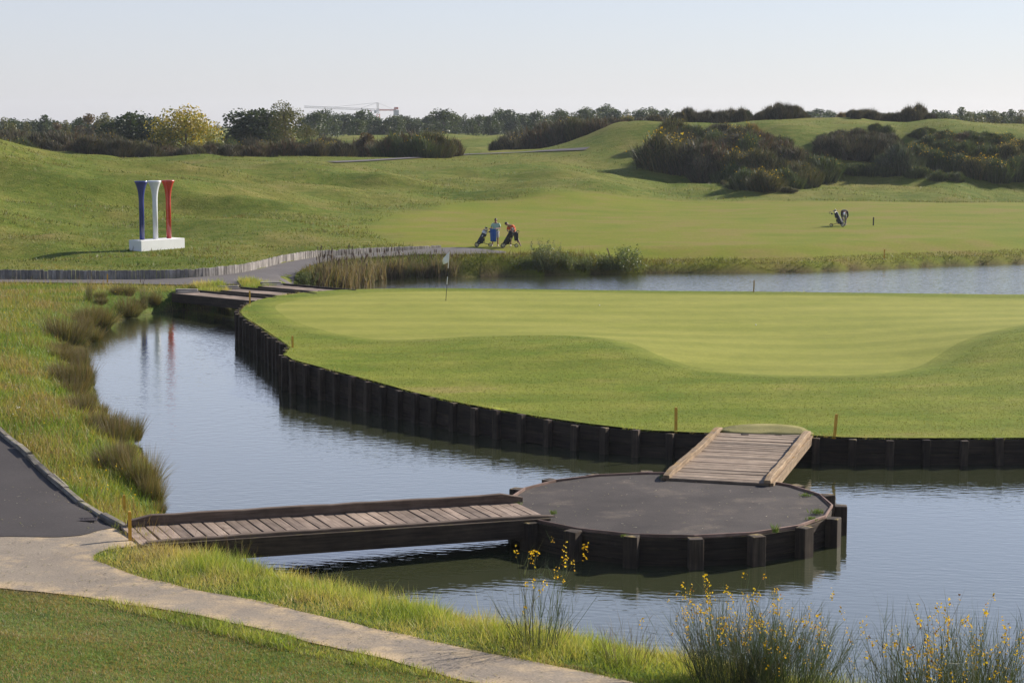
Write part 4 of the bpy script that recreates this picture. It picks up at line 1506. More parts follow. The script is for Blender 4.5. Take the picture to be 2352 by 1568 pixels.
def trolley(label, loc, rz, mbag, trim, mirror=False, seed=0, lean=None):
    root = thing('golf_trolley', label, 'golf trolley', loc, rz)
    if mirror:
        root.rotation_euler = (0, 0, rz + math.pi)
    R1, R2 = 0.145, 0.125
    wheel(root, (0, -0.3, R1), R1); wheel(root, (0.06, 0.3, R1), R1); wheel(root, (0.86, 0, R2), R2)
    bm = bmesh.new()
    add_tube(bm, [(0, -0.28, R1), (0.1, 0, R1 + 0.06), (0.06, 0.28, R1)], 0.016, 8)
    add_tube(bm, [(0.1, 0, R1 + 0.06), (0.45, 0, 0.24), (0.86, 0.03, R2)], 0.018, 8)
    add_tube(bm, [(0.5, 0, 0.26), (0.52, 0, 0.6), (0.62, 0, 0.86)], 0.016, 8)
    link('frame', bm_mesh('frame', bm), M_TUBE, root)
    bm = bmesh.new()
    pts = [(0.62, 0, 0.86), (0.8, 0, 0.93), (0.9, 0, 1.02)] + [(0.96 + 0.07 * math.cos(a), 0, 0.99 + 0.07 * math.sin(a)) for a in np.linspace(2.4, -1.2, 8)]
    add_tube(bm, pts, 0.017, 8)
    h = link('handle', bm_mesh('handle', bm), M_BLK, root)
    b = box_mesh('grip_box', (0.13, 0.07, 0.1), 0.015)
    link('grip_box', b, M_BLK, h, (0.84, 0, 0.93))
    # bag: a tilted shaped tube with pockets
    b0, b1 = Vector((0.12, 0, 0.2)), Vector((0.56, 0, 1.02))
    ax = (b1 - b0).normalized()
    q = ax.to_track_quat('Z', 'Y').to_matrix().to_4x4()
    M = Matrix.Translation(b0) @ q
    Lb = (b1 - b0).length
    bm = bmesh.new()
    add_lathe(bm, [(0.11, 0), (0.135, 0.03), (0.14, 0.2), (0.128, 0.5), (0.125, 0.75), (0.14, Lb - 0.1), (0.142, Lb), (0.12, Lb + 0.005), (0.115, Lb - 0.06)], 20, M)
    bag = link('bag', bm_mesh('bag', bm, True), mbag, root)
    for (u, v, sz, zz) in ((-0.13, 0.0, (0.12, 0.2, 0.36), 0.28), (0.02, -0.13, (0.2, 0.1, 0.42), 0.3), (0.02, 0.13, (0.2, 0.1, 0.42), 0.3), (-0.12, 0, (0.1, 0.17, 0.2), 0.66)):
        bm = bmesh.new()
        add_box(bm, sz, M @ Matrix.Translation((v, -u, zz)) if False else M @ Matrix.Translation((u * 0 + v, u, zz)), 0.035)
        link('pocket', bm_mesh('pocket', bm), mbag, bag)
    if trim:
        for s in (-1, 1):
            bm = bmesh.new()
            add_tube(bm, [M @ Vector((s * 0.185, 0.0 + 0.05 * math.sin(t * 3.0), 0.06 + 0.55 * t)) for t in np.linspace(0, 1, 7)], 0.02, 6)
            link('trim', bm_mesh('trim', bm), M_TRIM, bag)
        bm = bmesh.new()
        add_lathe(bm, [(0.145, Lb - 0.2), (0.15, Lb - 0.1), (0.146, Lb - 0.04)], 20, M)
        link('trim', bm_mesh('trim', bm), M_TRIM, bag)
    r = random.Random(seed)
    for k in range(8):
        a = 2 * math.pi * k / 8
        p0 = M @ Vector((0.07 * math.cos(a), 0.07 * math.sin(a), Lb - 0.2))
        p1 = M @ Vector((0.085 * math.cos(a) + r.uniform(-.02, .02), 0.085 * math.sin(a), Lb + r.uniform(0.06, 0.2)))
        bm = bmesh.new()
        add_tube(bm, [p0, p1], 0.008, 6)
        big = k % 3 == 0
        Mh = Matrix.Translation(p1) @ Matrix.Rotation(r.uniform(0, 6), 4, ax)
        bmesh.ops.create_uvsphere(bm, u_segments=10, v_segments=6, radius=1.0, matrix=Mh @ Matrix.Diagonal((0.06, 0.04, 0.035, 1)) if big else Mh @ Matrix.Diagonal((0.045, 0.014, 0.028, 1)))
        link('club', bm_mesh('club', bm, True), M_BLK if big else M_STEEL, root)
    return root

t1 = on_ground(1098, 567, 1.3)
trolley('golf trolley with navy bag and white trim beside the person with the towel', (t1.x - 0.1, t1.y, t1.z), 0.1, M_NAVY, True, False, 1)
t2 = on_ground(1158, 569, 1.3)
tr2 = trolley('golf trolley with plain black bag under the leaning orange-shirted person', (t2.x - 0.1, t2.y, t2.z), 0.05, M_BAGB, False, False, 2)
def build_jacket():
    bm = bmesh.new()
    n, m = 8, 10
    rows = []
    for j in range(m):
        t = j / (m - 1)
        rows.append([bm.verts.new((-0.13 + 0.28 * i / (n - 1) * (1 - 0.2 * t) + 0.05 * t, 0.03 * math.sin(i * 1.4 + t * 2), -0.5 * t - (0.12 * (i > 5) * t))) for i in range(n)])
    for r0, r1 in zip(rows, rows[1:]):
        for k in range(n - 1):
            bm.faces.new((r0[k], r0[k + 1], r1[k + 1], r1[k]))
    o = link('jacket', bm_mesh('jacket', bm, True), mat_plain('dark_jacket_cloth', (0.03, 0.028, 0.03), 0.9, var=0.2), None, (t2.x + 0.72, t2.y - 0.06, t2.z + 0.93), (0, 0, 0.05))
    s = o.modifiers.new('thick', 'SOLIDIFY'); s.thickness = 0.02
    tag(o, 'dark jacket draped over the handle of the trolley with the black bag', 'jacket')
build_jacket()
t3 = on_ground(1929, 519, 1.5)
trolley('golf trolley with dark bag in front of the bending person in white cap', (t3.x + 0.12, t3.y - 0.8, hz(t3.x + .12, t3.y - .8)), -0.1, M_NAVY, False, True, 3)

# ------------------------------------------------------------------ tower crane beyond the trees
M_CRR = mat_plain('crane_red_paint', (0.5, 0.13, 0.08), 0.6, var=0.1, scale=0.3)
M_CRG = mat_plain('crane_grey_paint', (0.38, 0.36, 0.36), 0.6, var=0.1, scale=0.3)
def lattice(bm, a, b, w, h, n, rad):
    a, b = Vector(a), Vector(b)
    d = b - a
    side = Vector((0, 1, 0)) if abs(d.normalized().y) < 0.9 else Vector((1, 0, 0))
    up = side.cross(d.normalized())
    cs = [side * w / 2 - up * h / 2, -side * w / 2 - up * h / 2, -side * w / 2 + up * h / 2, side * w / 2 + up * h / 2]
    for c in cs:
        add_tube(bm, [a + c, b + c], rad, 4)
    for i in range(n):
        p, q = a + d * i / n, a + d * (i + 1) / n
        for k in range(4):
            c0, c1 = cs[k], cs[(k + 1) % 4]
            add_tube(bm, [p + (c0 if i % 2 else c1), q + (c1 if i % 2 else c0)], rad * 0.6, 3)
def build_crane():
    D = 1500.0
    X = lambda px: (px - CX) / FPX * D
    Z = lambda py: at_depth(870, py, D)[2]
    root = thing('tower_crane', 'red and grey tower crane with a long jib rising behind the far trees', 'crane', (X(871), D, 0))
    x0 = X(871)
    zj = Z(252)
    bm = bmesh.new(); lattice(bm, (0, 0, -4), (0, 0, Z(262)), 2.2, 2.2, 14, 0.22); link('mast', bm_mesh('mast', bm), M_CRR, root)
    bm = bmesh.new(); lattice(bm, (1, 0, zj - 0.3), (X(702) - x0, 0, Z(245.5)), 1.4, 1.3, 40, 0.13); link('jib', bm_mesh('jib', bm), M_CRG, root)
    bm = bmesh.new(); lattice(bm, (0.8, 0, zj - 0.3), (X(912) - x0, 0, zj - 0.3), 1.6, 0.8, 10, 0.22); link('counter_jib', bm_mesh('counter_jib', bm), M_CRR, root)
    bm = bmesh.new(); lattice(bm, (0, 0, Z(262)), (-0.5, 0, Z(236)), 1.2, 1.2, 5, 0.16); link('tower_head', bm_mesh('tower_head', bm), M_CRG, root)
    top = (-0.5, 0, Z(236))
    for tx, tz in ((X(770) - x0, Z(246)), (X(830) - x0, Z(249)), (X(903) - x0, Z(250))):
        bm = bmesh.new(); add_tube(bm, [top, (tx, 0, tz)], 0.09, 4); link('tie_cable', bm_mesh('tie_cable', bm), M_CRG, root)
    m = box_mesh('counterweight', (4.2, 2.0, 4.2), 0.1); link('counterweight', m, M_CRG, root, (X(912) - x0, 0, zj - 2.4))
    m = box_mesh('machine_house', (3.2, 2.0, 1.7), 0.1); link('machine_house', m, M_CRR, root, (X(912) - x0, 0.0, zj + 1.0))
    m = box_mesh('cab', (2.0, 2.0, 2.2), 0.2); link('cab', m, M_CRG, root, (-2.2, 0, Z(257)))
    m = box_mesh('jib_trolley', (3.0, 1.4, 0.8), 0.1); link('jib_trolley', m, M_CRR, root, (X(851) - x0, 0, Z(254.5)))
build_crane()
# ------------------------------------------------------------------ plants
M_BLADE = mat_leaf('grass_blade', 0.55, 0.42, (1.0, 1.0, 0.45), 0.35)
M_LEAF = mat_leaf('leaf', 0.5, 0.35, (1.0, 1.0, 0.5), 0.4)
M_TWIG = mat_leaf('broom_twig', 0.6, 0.25, (1, 1, .6), 0.35)
M_PETAL = mat_leaf('petal', 0.7, 0.4, (1, 1, 0.8), 0.2)
M_BARK = mat_plain('bark', (0.09, 0.07, 0.05), 0.9, var=0.3, scale=3)

def unit(v):
    return v / (np.linalg.norm(v, axis=1)[:, None] + 1e-9)

def ribbons(P, D, L, W, bend=None, nseg=1, C0=None, C1=None, rng=RNG):
    """tapering ribbons; returns V, F(tri), cols"""
    n = len(P)
    D = unit(D)
    S = unit(np.cross(D, rng.normal(size=(n, 3))))
    bend = np.zeros((n, 3)) if bend is None else bend
    L = np.broadcast_to(L, (n,))
    W = np.broadcast_to(W, (n,))
    k = 2 * nseg + 1
    V = np.zeros((n, k, 3))
    C = np.zeros((n, k, 3))
    for j in range(nseg + 1):
        s = j / nseg
        c = P + D * (L * s)[:, None] + bend * (s * s * L)[:, None]
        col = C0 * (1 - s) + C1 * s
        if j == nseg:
            V[:, 2 * j] = c
            C[:, 2 * j] = col
        else:
            w = (W * (1 - 0.6 * s) * 0.5)[:, None]
            V[:, 2 * j], V[:, 2 * j + 1] = c - S * w, c + S * w
            C[:, 2 * j] = C[:, 2 * j + 1] = col
    T = []
    for j in range(nseg):
        a = 2 * j
        if j == nseg - 1:
            T.append((a, a + 1, a + 2))
        else:
            T += [(a, a + 1, a + 3), (a, a + 3, a + 2)]
    F = (np.arange(n) * k)[:, None, None] + np.array(T)[None]
    return V.reshape(-1, 3), F.reshape(-1, 3), C.reshape(-1, 3)

def leaves(P, size, C, rng=RNG, flat=0.0, aspect=0.6):
    """rhombic leaves / leaf sprays with random facing"""
    n = len(P)
    A = unit(rng.normal(size=(n, 3)) * np.array([1, 1, 1 - flat]))
    B = unit(np.cross(A, rng.normal(size=(n, 3))))
    size = np.broadcast_to(size, (n,))[:, None]
    V = np.stack([P - A * size, P - B * size * aspect, P + A * size, P + B * size * aspect], 1).reshape(-1, 3)
    F = np.arange(n * 4).reshape(n, 4)
    T = np.concatenate([F[:, [0, 1, 2]], F[:, [0, 2, 3]]])
    return V, T, np.repeat(C, 4, 0)

def merge(*parts):
    V, F, C, o = [], [], [], 0
    for v, f, c in parts:
        V.append(v); F.append(f + o); C.append(c)
        o += len(v)
    return np.concatenate(V), np.concatenate(F), np.concatenate(C)

def palette(n, cols, rng=RNG, w=None, jit=0.15):
    cols = np.array(cols)
    i = rng.choice(len(cols), n, p=w)
    return cols[i] * rng.uniform(1 - jit, 1 + jit, (n, 1)) * rng.uniform(1 - jit / 3, 1 + jit / 3, (n, 3))

def plant_mesh(name, parts, mat):
    V, F, C = merge(*parts)
    m = mesh_np(name, V, F, C)
    m.materials.append(mat)
    return m

# --- far trees
def make_tree(name, seed, H, crown_w, cols, leaf=0.3, n=1500, trunk_h=0.25, airy=0.0, tall=1.0, limbs=7):
    rng = np.random.default_rng(seed)
    root = bpy.data.objects.new(name, None)
    bm = bmesh.new()
    th = H * trunk_h
    add_tube(bm, [(0, 0, -0.6), (0.05, 0.03, th * 0.6), (0.0, 0.05, th * 1.4), (0.1, 0, H * 0.6), (0.05, 0, H * 0.85)], [H * .03, H * .024, H * .02, H * .012, H * .004], 7)
    lobes = []
    for k in range(limbs * 2):
        a = k * 2.4 + rng.uniform(-.4, .4)
        u = rng.uniform(0, 1)
        z = H * (trunk_h + 0.1 + (0.84 - trunk_h - 0.1) * u)
        prof = math.sqrt(max(0.05, 1 - ((u - 0.32) / 0.72) ** 2))
        r = crown_w / 2 * prof * rng.uniform(0.35, 0.85)
        c = np.array([r * math.cos(a), r * math.sin(a), z])
        lobes.append((c, crown_w * rng.uniform(0.15, 0.27)))
        if k < limbs:
            add_tube(bm, [(0, 0.02, th * 0.9 + 0.3 * (z - th)), tuple(c * np.array([.5, .5, 1]) * 0.96), tuple(c)], [H * .012, H * .008, H * .003], 5)
    lobes.append((np.array([0, 0, H * 0.8]), crown_w * 0.22))
    P, Cc = [], []
    per = n // len(lobes)
    cols = np.array(cols)
    for c, r in lobes:
        d = unit(rng.normal(size=(per, 3)))
        rad = r * rng.uniform(0.25 + 0.3 * airy, 1.12, (per, 1)) ** 0.6
        P.append(c + d * rad * np.array([1, 1, 0.8 * tall]))
        base = cols[rng.integers(len(cols))]
        mixc_ = 0.6 * base + 0.4 * cols[rng.integers(len(cols), size=per)]
        Cc.append(mixc_ * rng.uniform(0.75, 1.2, (per, 1)))
    P, Cc = np.concatenate(P), np.concatenate(Cc)
    crown = plant_mesh('crown', [leaves(P, rng.uniform(0.6, 1.2, len(P)) * leaf, Cc, rng)], M_LEAF)
    tr = bm_mesh('trunk', bm); tr.materials.append(M_BARK)
    return root, tr, crown

class Proto:
    def __init__(self, name, parts, h, cat):
        self.name, self.parts, self.h, self.cat = name, parts, h, cat     # parts: [(part name, mesh)]

def place(proto, loc, h, label, group=None, rz=None, wide=1.0, name=None, tilt=0.0):
    s = h / proto.h
    o = thing(name or proto.name, label, proto.cat, loc, random.uniform(0, 6.28) if rz is None else rz, group)
    k_ = 1 + tilt
    o.scale = (s * wide * random.uniform(1 / k_, k_), s * wide * random.uniform(1 / k_, k_), s)
    o.rotation_euler[0], o.rotation_euler[1] = random.uniform(-tilt, tilt) * .5, random.uniform(-tilt, tilt) * .5
    for nm, m in proto.parts:
        q = link(nm, m, None, o)
        if nm in ('flowers', 'seed_heads', 'stems', 'blades', 'leaves'):
            q['kind'] = 'stuff'
    return o

GRN = [(0.05, 0.075, 0.022), (0.065, 0.09, 0.026), (0.04, 0.06, 0.02), (0.08, 0.095, 0.03)]
DGR = [(0.03, 0.048, 0.018), (0.04, 0.058, 0.02), (0.05, 0.065, 0.022)]
YEL = [(0.45, 0.33, 0.02), (0.36, 0.28, 0.022), (0.2, 0.2, 0.022), (0.54, 0.38, 0.02), (0.1, 0.12, 0.02)]
OLV = [(0.14, 0.13, 0.035), (0.11, 0.115, 0.03), (0.19, 0.15, 0.04), (0.08, 0.09, 0.028)]
RUS = [(0.13, 0.085, 0.04), (0.1, 0.085, 0.035), (0.16, 0.10, 0.045)]
def tree_proto(name, seed, cat='tree', **kw):
    r, t, c = make_tree(name, seed, **kw)
    bpy.data.objects.remove(r)
    return Proto(name, [('trunk', t), ('crown', c)], kw['H'], cat)
T_OAK = [tree_proto('oak_tree', 10 + k, H=9, crown_w=8.5 + k, cols=[DGR, GRN, GRN][k], leaf=0.36, n=2200, trunk_h=0.03, limbs=10) for k in range(3)]
T_TALL = [tree_proto('ash_tree', 20 + k, H=10, crown_w=5.5, cols=GRN, leaf=0.3, n=1900, trunk_h=0.06, airy=.6, tall=1.3) for k in range(2)]
T_THIN = [tree_proto('birch_tree', 30 + k, H=8, crown_w=3.4, cols=[OLV, GRN][k], leaf=0.2, n=1500, trunk_h=0.03, airy=1, tall=1.5, limbs=12) for k in range(2)]
T_RUST = [tree_proto('rusty_tree', 35, H=7, crown_w=5, cols=RUS, leaf=0.26, n=1800, trunk_h=0.04, airy=.5)]
T_YEL = tree_proto('maple_tree', 41, H=7, crown_w=9.5, cols=YEL, leaf=0.2, n=5200, trunk_h=0.08, limbs=12)
T_AIRY = tree_proto('willow_tree', 46, H=9, crown_w=6.5, cols=OLV, leaf=0.15, n=3600, trunk_h=0.14, airy=1, limbs=12)
T_DARK = tree_proto('holm_oak_tree', 43, H=7, crown_w=7, cols=DGR, leaf=0.24, n=3600, trunk_h=0.1, limbs=10)

# --- broom bushes
def make_broom(seed, H, Wd, cols, n=3200, flowers=0, width=0.05, strand=0.85, up=0.6):
    rng = np.random.default_rng(seed)
    k = 9
    hub = np.column_stack([rng.normal(0, Wd * 0.2, k), rng.normal(0, Wd * 0.2, k), rng.uniform(0.25, 0.55, k) * H])
    rad = rng.uniform(0.3, 0.5, k) * np.minimum(Wd, H * 1.5) * 0.62
    i = rng.integers(0, k, n)
    d = unit(rng.normal(size=(n, 3)) + np.array([0, 0, 0.45]))
    P = hub[i] + d * (rad[i] * rng.uniform(0.35, 0.95, n))[:, None]
    P[:, 2] = np.maximum(P[:, 2], 0.02)
    rad2 = (P[:, 0] ** 2 + P[:, 1] ** 2) / (Wd * 0.62) ** 2
    P[:, 2] *= 1 - 0.45 * np.clip(rad2, 0, 1)
    sc = H / max((P[:, 2]).max() + strand * 0.35, 0.1)
    P[:, 2] *= sc
    D = unit(d * (1 - up) + np.array([0, 0, up]) + rng.normal(size=(n, 3)) * 0.22)
    C = palette(n, cols, rng, jit=0.5)
    ribs = ribbons(P - D * strand * 0.5, D, rng.uniform(0.6, 1.25, n) * strand, width * rng.uniform(.7, 1.3, n), rng.normal(size=(n, 3)) * 0.12, 2, C * 0.8, C, rng)
    low = max(200, n // 5)
    a = rng.uniform(0, 6.28, low)
    rr = np.sqrt(rng.uniform(0, 1, low)) * Wd * 0.42
    P2 = np.column_stack([rr * np.cos(a), rr * np.sin(a), np.full(low, -0.4)])
    D2 = np.column_stack([0.5 * np.cos(a), 0.5 * np.sin(a), np.ones(low)])
    C2 = palette(low, cols, rng, jit=0.3) * 0.8
    st = ribbons(P2, D2, rng.uniform(0.3, 0.7, low) * H + 0.4, width * 1.1, None, 2, C2, C2, rng)
    parts = [('foliage', plant_mesh('foliage', [ribs, st], M_TWIG))]
    if flowers:
        top = rng.choice(n, flowers, p=(lambda w: w / w.sum())(np.clip(P[:, 2] / H, 0.05, 1) * (rng.uniform(size=n) < .25)))
        q = P[top] + D[top] * strand * 0.55 + rng.normal(size=(flowers, 3)) * 0.06
        parts.append(('flowers', plant_mesh('flowers', [leaves(q, rng.uniform(.04, .085, flowers), palette(flowers, [(0.62, 0.42, 0.01), (0.55, 0.34, 0.01)], rng), rng)], M_PETAL)))
    return parts
DARKB = [(0.05, 0.05, 0.025), (0.08, 0.065, 0.036), (0.036, 0.045, 0.018), (0.12, 0.09, 0.055)]
REDB = [(0.11, 0.068, 0.036), (0.075, 0.058, 0.028), (0.15, 0.085, 0.042), (0.06, 0.07, 0.022)]
OLVB = [(0.1, 0.1, 0.032), (0.07, 0.075, 0.024), (0.15, 0.125, 0.045)]
BRNB = [(0.12, 0.085, 0.052), (0.08, 0.068, 0.036), (0.055, 0.065, 0.025)]
GRNB = [(0.07, 0.1, 0.028), (0.1, 0.125, 0.036), (0.055, 0.07, 0.024)]
B_DARK = [Proto('broom_bush', make_broom(50 + k, 3.0, 3.4 + .4 * k, [DARKB, BRNB, DARKB][k], 3400, [0, 10, 25][k]), 3.0, 'bush') for k in range(3)]
B_DARK += [Proto('broom_bush', make_broom(54, 2.8, 3.6, REDB, 3200, 0), 2.8, 'bush'), Proto('broom_bush', make_broom(55, 3.0, 3.2, OLVB, 3200, 30), 3.0, 'bush')]
B_GRN = [Proto('broom_bush', make_broom(60 + k, 2.6, 3.2, GRNB, 3000, 40), 2.6, 'bush') for k in range(2)]
B_FLOW = [Proto('flowering_broom', make_broom(70 + k, 2.4, 3.2, [OLVB, GRNB][k], 2800, 120), 2.4, 'bush') for k in range(2)]
B_ORNG = Proto('autumn_bush', make_broom(77, 2.0, 2.4, [(0.28, 0.16, 0.03), (0.22, 0.16, 0.03), (0.12, 0.1, 0.03)], 2200, 0), 2.0, 'bush')
B_GREY = Proto('willow_bush', make_broom(78, 2.6, 3.0, [(0.10, 0.115, 0.07), (0.07, 0.085, 0.045)], 3000, 0, 0.06, 0.5, 0.5), 2.6, 'bush')

def plant_px(proto, px, ytop, d, label, group, wide=1.0, sink=0.0, minh=1.2):
    """stand a plant at depth d so that its top comes at traced height ytop"""
    x, y, zt = at_depth(px, ytop, d)
    g = hz(x, y)
    return place(proto, (x, y, g - sink), max(minh, zt - g + sink), label, group, None, wide)

rr = random.Random(12)
# hedge of broom along the hill crest
hedge_top = lambda x: np.interp(x, [-60, 0, 60, 120, 200, 300, 380, 450, 520, 600, 700, 770, 830, 900, 960, 1010, 1045], [292, 296, 300, 306, 302, 308, 330, 328, 328, 316, 318, 312, 300, 293, 292, 302, 322])
LH = 'dark broom bush in the hedge along the crest behind the tee sculpture'
for x in list(range(-60, 1040, 34)):
    plant_px(rr.choice(B_DARK + B_DARK + B_GRN[:1] + B_FLOW[:1]), x + rr.uniform(-8, 8), float(hedge_top(x)) + rr.uniform(-9, 13), 226 + rr.uniform(-4, 6), LH, 'hedge bushes on the crest', 1.15)
for x in list(range(-80, 760, 52)):
    plant_px(rr.choice(B_DARK + B_GRN), x + rr.uniform(-10, 10), float(hedge_top(x)) - 3 + rr.uniform(-13, 8), 240 + rr.uniform(-3, 5), LH, 'hedge bushes on the crest', 1.2)
plant_px(T_RUST[0], 838, 300, 230, 'rust-coloured small tree in the hedge on the crest', None, 1.2)
# broom behind the grassy mound
LM = 'dark broom bush growing behind the smooth grassy mound'
for x, y in [(1150, 318), (1172, 303), (1200, 290), (1235, 281), (1268, 270), (1300, 263), (1335, 258), (1365, 262), (1398, 266), (1430, 268), (1465, 262), (1500, 258), (1532, 262)]:
    plant_px(rr.choice(B_DARK), x, y + rr.uniform(-3, 3), 258 + rr.uniform(-6, 6), LM, 'bushes behind the mound', 1.1)
plant_px(B_FLOW[0], 1440, 262, 262, 'broom bush with yellow flecks on the mound skyline', None, 1.0)
# trees near the hedge
plant_px(T_YEL, 424, 247, 246, 'broad golden-yellow autumn tree rising from the crest hedge', None, 1.05)
plant_px(T_AIRY, 655, 226, 247, 'tall airy olive-green tree with see-through top in the hedge', None, 1.0)
plant_px(T_AIRY, 706, 282, 244, 'small loose olive tree beside the tall airy one', None, 1.0)
for x, y, lab in [(300, 259, 'dark round evergreen tree left of the golden tree'), (572, 253, 'dark evergreen tree between the golden tree and the airy tree'), (612, 250, 'dark evergreen crown half hidden behind the airy tree'), (345, 270, 'dark evergreen crown half hidden behind the golden tree')]:
    plant_px(T_DARK, x, y - 2, 262, lab, None, 1.45)
# far tree line
LF = 'hazy green tree in the far tree line beyond the bushes'
for x, y in [(722, 258), (745, 252), (775, 262), (800, 258), (832, 253), (860, 268), (905, 268), (935, 261), (960, 268), (985, 262), (1020, 251), (1040, 262), (1068, 259), (1100, 267), (1128, 262), (1150, 248), (1172, 250),
             (1205, 258), (1232, 254), (1262, 258), (1290, 251), (1318, 252), (1345, 248), (1388, 242), (1412, 250), (1440, 249), (1470, 251), (1500, 248), (1530, 250), (1560, 254), (890, 275), (1000, 272), (820, 275), (1085, 275), (1180, 268)]:
    plant_px(rr.choice(T_OAK + T_OAK + T_TALL[:1]), x, y + rr.uniform(-2, 2), 430 + rr.uniform(-30, 70), LF, 'trees of the far tree line', rr.uniform(.95, 1.25))
for x in range(700, 1580, 24):
    plant_px(rr.choice(T_OAK), x + rr.uniform(-9, 9), 272 + rr.uniform(-9, 6), 545 + rr.uniform(-20, 30), LF, 'trees of the far tree line', 1.3)
for x in range(-30, 340, 26):
    plant_px(rr.choice(T_OAK + T_RUST), x + rr.uniform(-9, 9), 280 + rr.uniform(-9, 6), 420 + rr.uniform(-20, 30), 'low hazy tree far behind the crest hedge', 'low distant trees behind the hedge', 1.3)
LD = 'hazy tree behind the right-hand dunes'
for x, y in [(1855, 252), (1880, 247), (1905, 256), (1960, 262), (2140, 258), (2175, 252), (2235, 262), (2270, 256), (2300, 262)]:
    plant_px(rr.choice(T_OAK), x, y, 420 + rr.uniform(-20, 60), LD, 'trees behind the dunes', 1.1)
LB = 'slender pale birch behind the right-hand dunes'
for x, y in [(2148, 246), (2170, 255), (2208, 240), (2225, 250), (2252, 258), (2283, 248), (2306, 252), (2325, 246), (2346, 244), (2370, 250), (2190, 258)]:
    plant_px(rr.choice(T_THIN), x, y, 330 + rr.uniform(-20, 30), LB, 'birches behind the dunes', rr.uniform(1.0, 1.5))
LL = 'bare greyish tree in the distance left of the evergreen'
for x, y in [(8, 268), (100, 266), (205, 262), (240, 256), (225, 266), (60, 281), (150, 276), (180, 272), (130, 284), (30, 282)]:
    plant_px(rr.choice(T_RUST + T_THIN[:1] + T_TALL), x, y - 7, 330 + rr.uniform(-20, 60), LL, 'greyish distant trees', rr.uniform(.9, 1.2))

# skyline bushes on the dunes
LS = 'dark broom bush standing on the skyline of the right-hand dunes'
sky_top = lambda x: np.interp(x, [1545, 1560, 1575, 1590, 1620, 1660, 1690, 1712, 1725, 1745, 1765, 1785, 1800, 1820, 1850, 1870, 1950, 1965, 1990, 2010, 2040, 2060, 2085, 2110, 2125, 2140],
                            [262, 246, 233, 246, 251, 249, 243, 246, 262, 256, 240, 233, 227, 236, 258, 270, 270, 254, 240, 244, 256, 250, 242, 231, 246, 266])
for x in list(range(1548, 1722, 13)) + list(range(1742, 1862, 12)) + list(range(1952, 2142, 13)):
    plant_px(rr.choice(B_DARK[:3]), x + rr.uniform(-5, 5), float(sky_top(x)) + rr.uniform(-2, 7), 245 + rr.uniform(-3, 5), LS, 'skyline bushes on the dunes', rr.uniform(.75, 1.2))
for x in range(1850, 2370, 17):
    plant_px(rr.choice(T_OAK), x + rr.uniform(-8, 8), 262 + rr.uniform(-8, 7), 440 + rr.uniform(-20, 60), 'hazy tree behind the right-hand dunes', 'trees behind the dunes', 1.3)
plant_px(B_GREY, 1722, 250, 246, 'pale green willow shrub on the dune skyline', None, .8)
plant_px(B_ORNG, 1936, 262, 247, 'low yellowish bush on the dune skyline', None, 1.1)

# dune-face bushes
def dune(proto, x, y, hpx, label, group, wide=1.1, nudge=0.0):
    p = on_ground(x, y, 4.0, 16)
    h = hpx / FPX * p.y
    place(proto, (p.x, p.y, p.z - 0.1), h, label, group, None, wide)
LC = 'dark tangled broom bush in the big thicket at the foot of the dunes'
for x, y, h in [(1535, 385, 95), (1575, 395, 75), (1625, 408, 62), (1672, 420, 60), (1718, 432, 62), (1762, 436, 60), (1805, 432, 66), (1848, 424, 66), (1880, 412, 62), (1560, 355, 75), (1605, 372, 70), (1655, 388, 70), (1705, 400, 70), (1755, 405, 72), (1805, 400, 72), (1850, 392, 60),
                (1630, 345, 58), (1685, 355, 62), (1735, 365, 62), (1785, 370, 60), (1590, 322, 50), (1650, 318, 42), (1700, 325, 45), (1745, 335, 48), (1550, 322, 55), (1795, 340, 40)]:
    dune(rr.choice(B_DARK + B_GRN + B_GRN + B_FLOW[:1]), x, y, h * rr.uniform(.8, 1.12), LC, 'thicket at the foot of the dunes', 1.15)
LC2 = 'dark broom bush in the hollow midway up the dunes'
for x, y, h in [(1905, 352, 45), (1935, 358, 58), (1970, 360, 62), (2005, 362, 62), (2035, 362, 55), (1925, 330, 40), (1965, 332, 42), (2010, 335, 42), (2040, 338, 40), (1890, 335, 30)]:
    dune(rr.choice(B_DARK[:2]), x, y, h, LC2, 'bushes in the dune hollow', 1.2)
dune(B_GREY, 2072, 398, 80, 'grey-leaved bush beside the dune hollow', None, .95)
dune(B_GREY, 2050, 365, 45, 'grey-leaved bush higher up beside the dune hollow', None, 1.0)
LY = 'yellow-flowering broom bush on the right-hand dune slope'
for x, y, h in [(2115, 372, 50), (2150, 385, 52), (2195, 392, 48), (2240, 402, 52), (2285, 410, 56), (2330, 408, 55), (2350, 395, 50), (2170, 355, 44), (2215, 360, 44), (2265, 368, 44), (2315, 365, 46), (2345, 350, 40), (2130, 338, 36), (2185, 330, 32), (2240, 332, 32), (2300, 335, 34), (2380, 402, 50)]:
    dune(rr.choice(B_FLOW + B_FLOW + B_GRN), x, y, h, LY, 'flowering bushes on the dune slope', 1.15)
dune(B_ORNG, 1725, 312, 34, 'orange-leaved bush on top of the thicket', None, 1.0)
LH2 = 'small brownish heath bush among rough grass on the upper dune slope'
for k in range(34):
    x, y = rr.uniform(1880, 2352), rr.uniform(288, 345)
    dune(rr.choice(B_DARK[3:] + B_GRN), x, y + 14, rr.uniform(12, 26), LH2, 'heath bushes on the upper dunes', rr.uniform(1.2, 1.8))
LF2 = 'low tangle of grass and twigs at the foot of the big dune thicket'
for k in range(46):
    x = rr.uniform(1500, 1895)
    y = float(np.interp(x, [1500, 1540, 1600, 1680, 1750, 1800, 1850, 1895], [372, 392, 408, 426, 440, 438, 430, 412])) + rr.uniform(-3, 4)
    dune(rr.choice(B_GRN + B_DARK[4:]), x, y, rr.uniform(9, 22), LF2, 'undergrowth at the foot of the thicket', rr.uniform(1.2, 2.0))
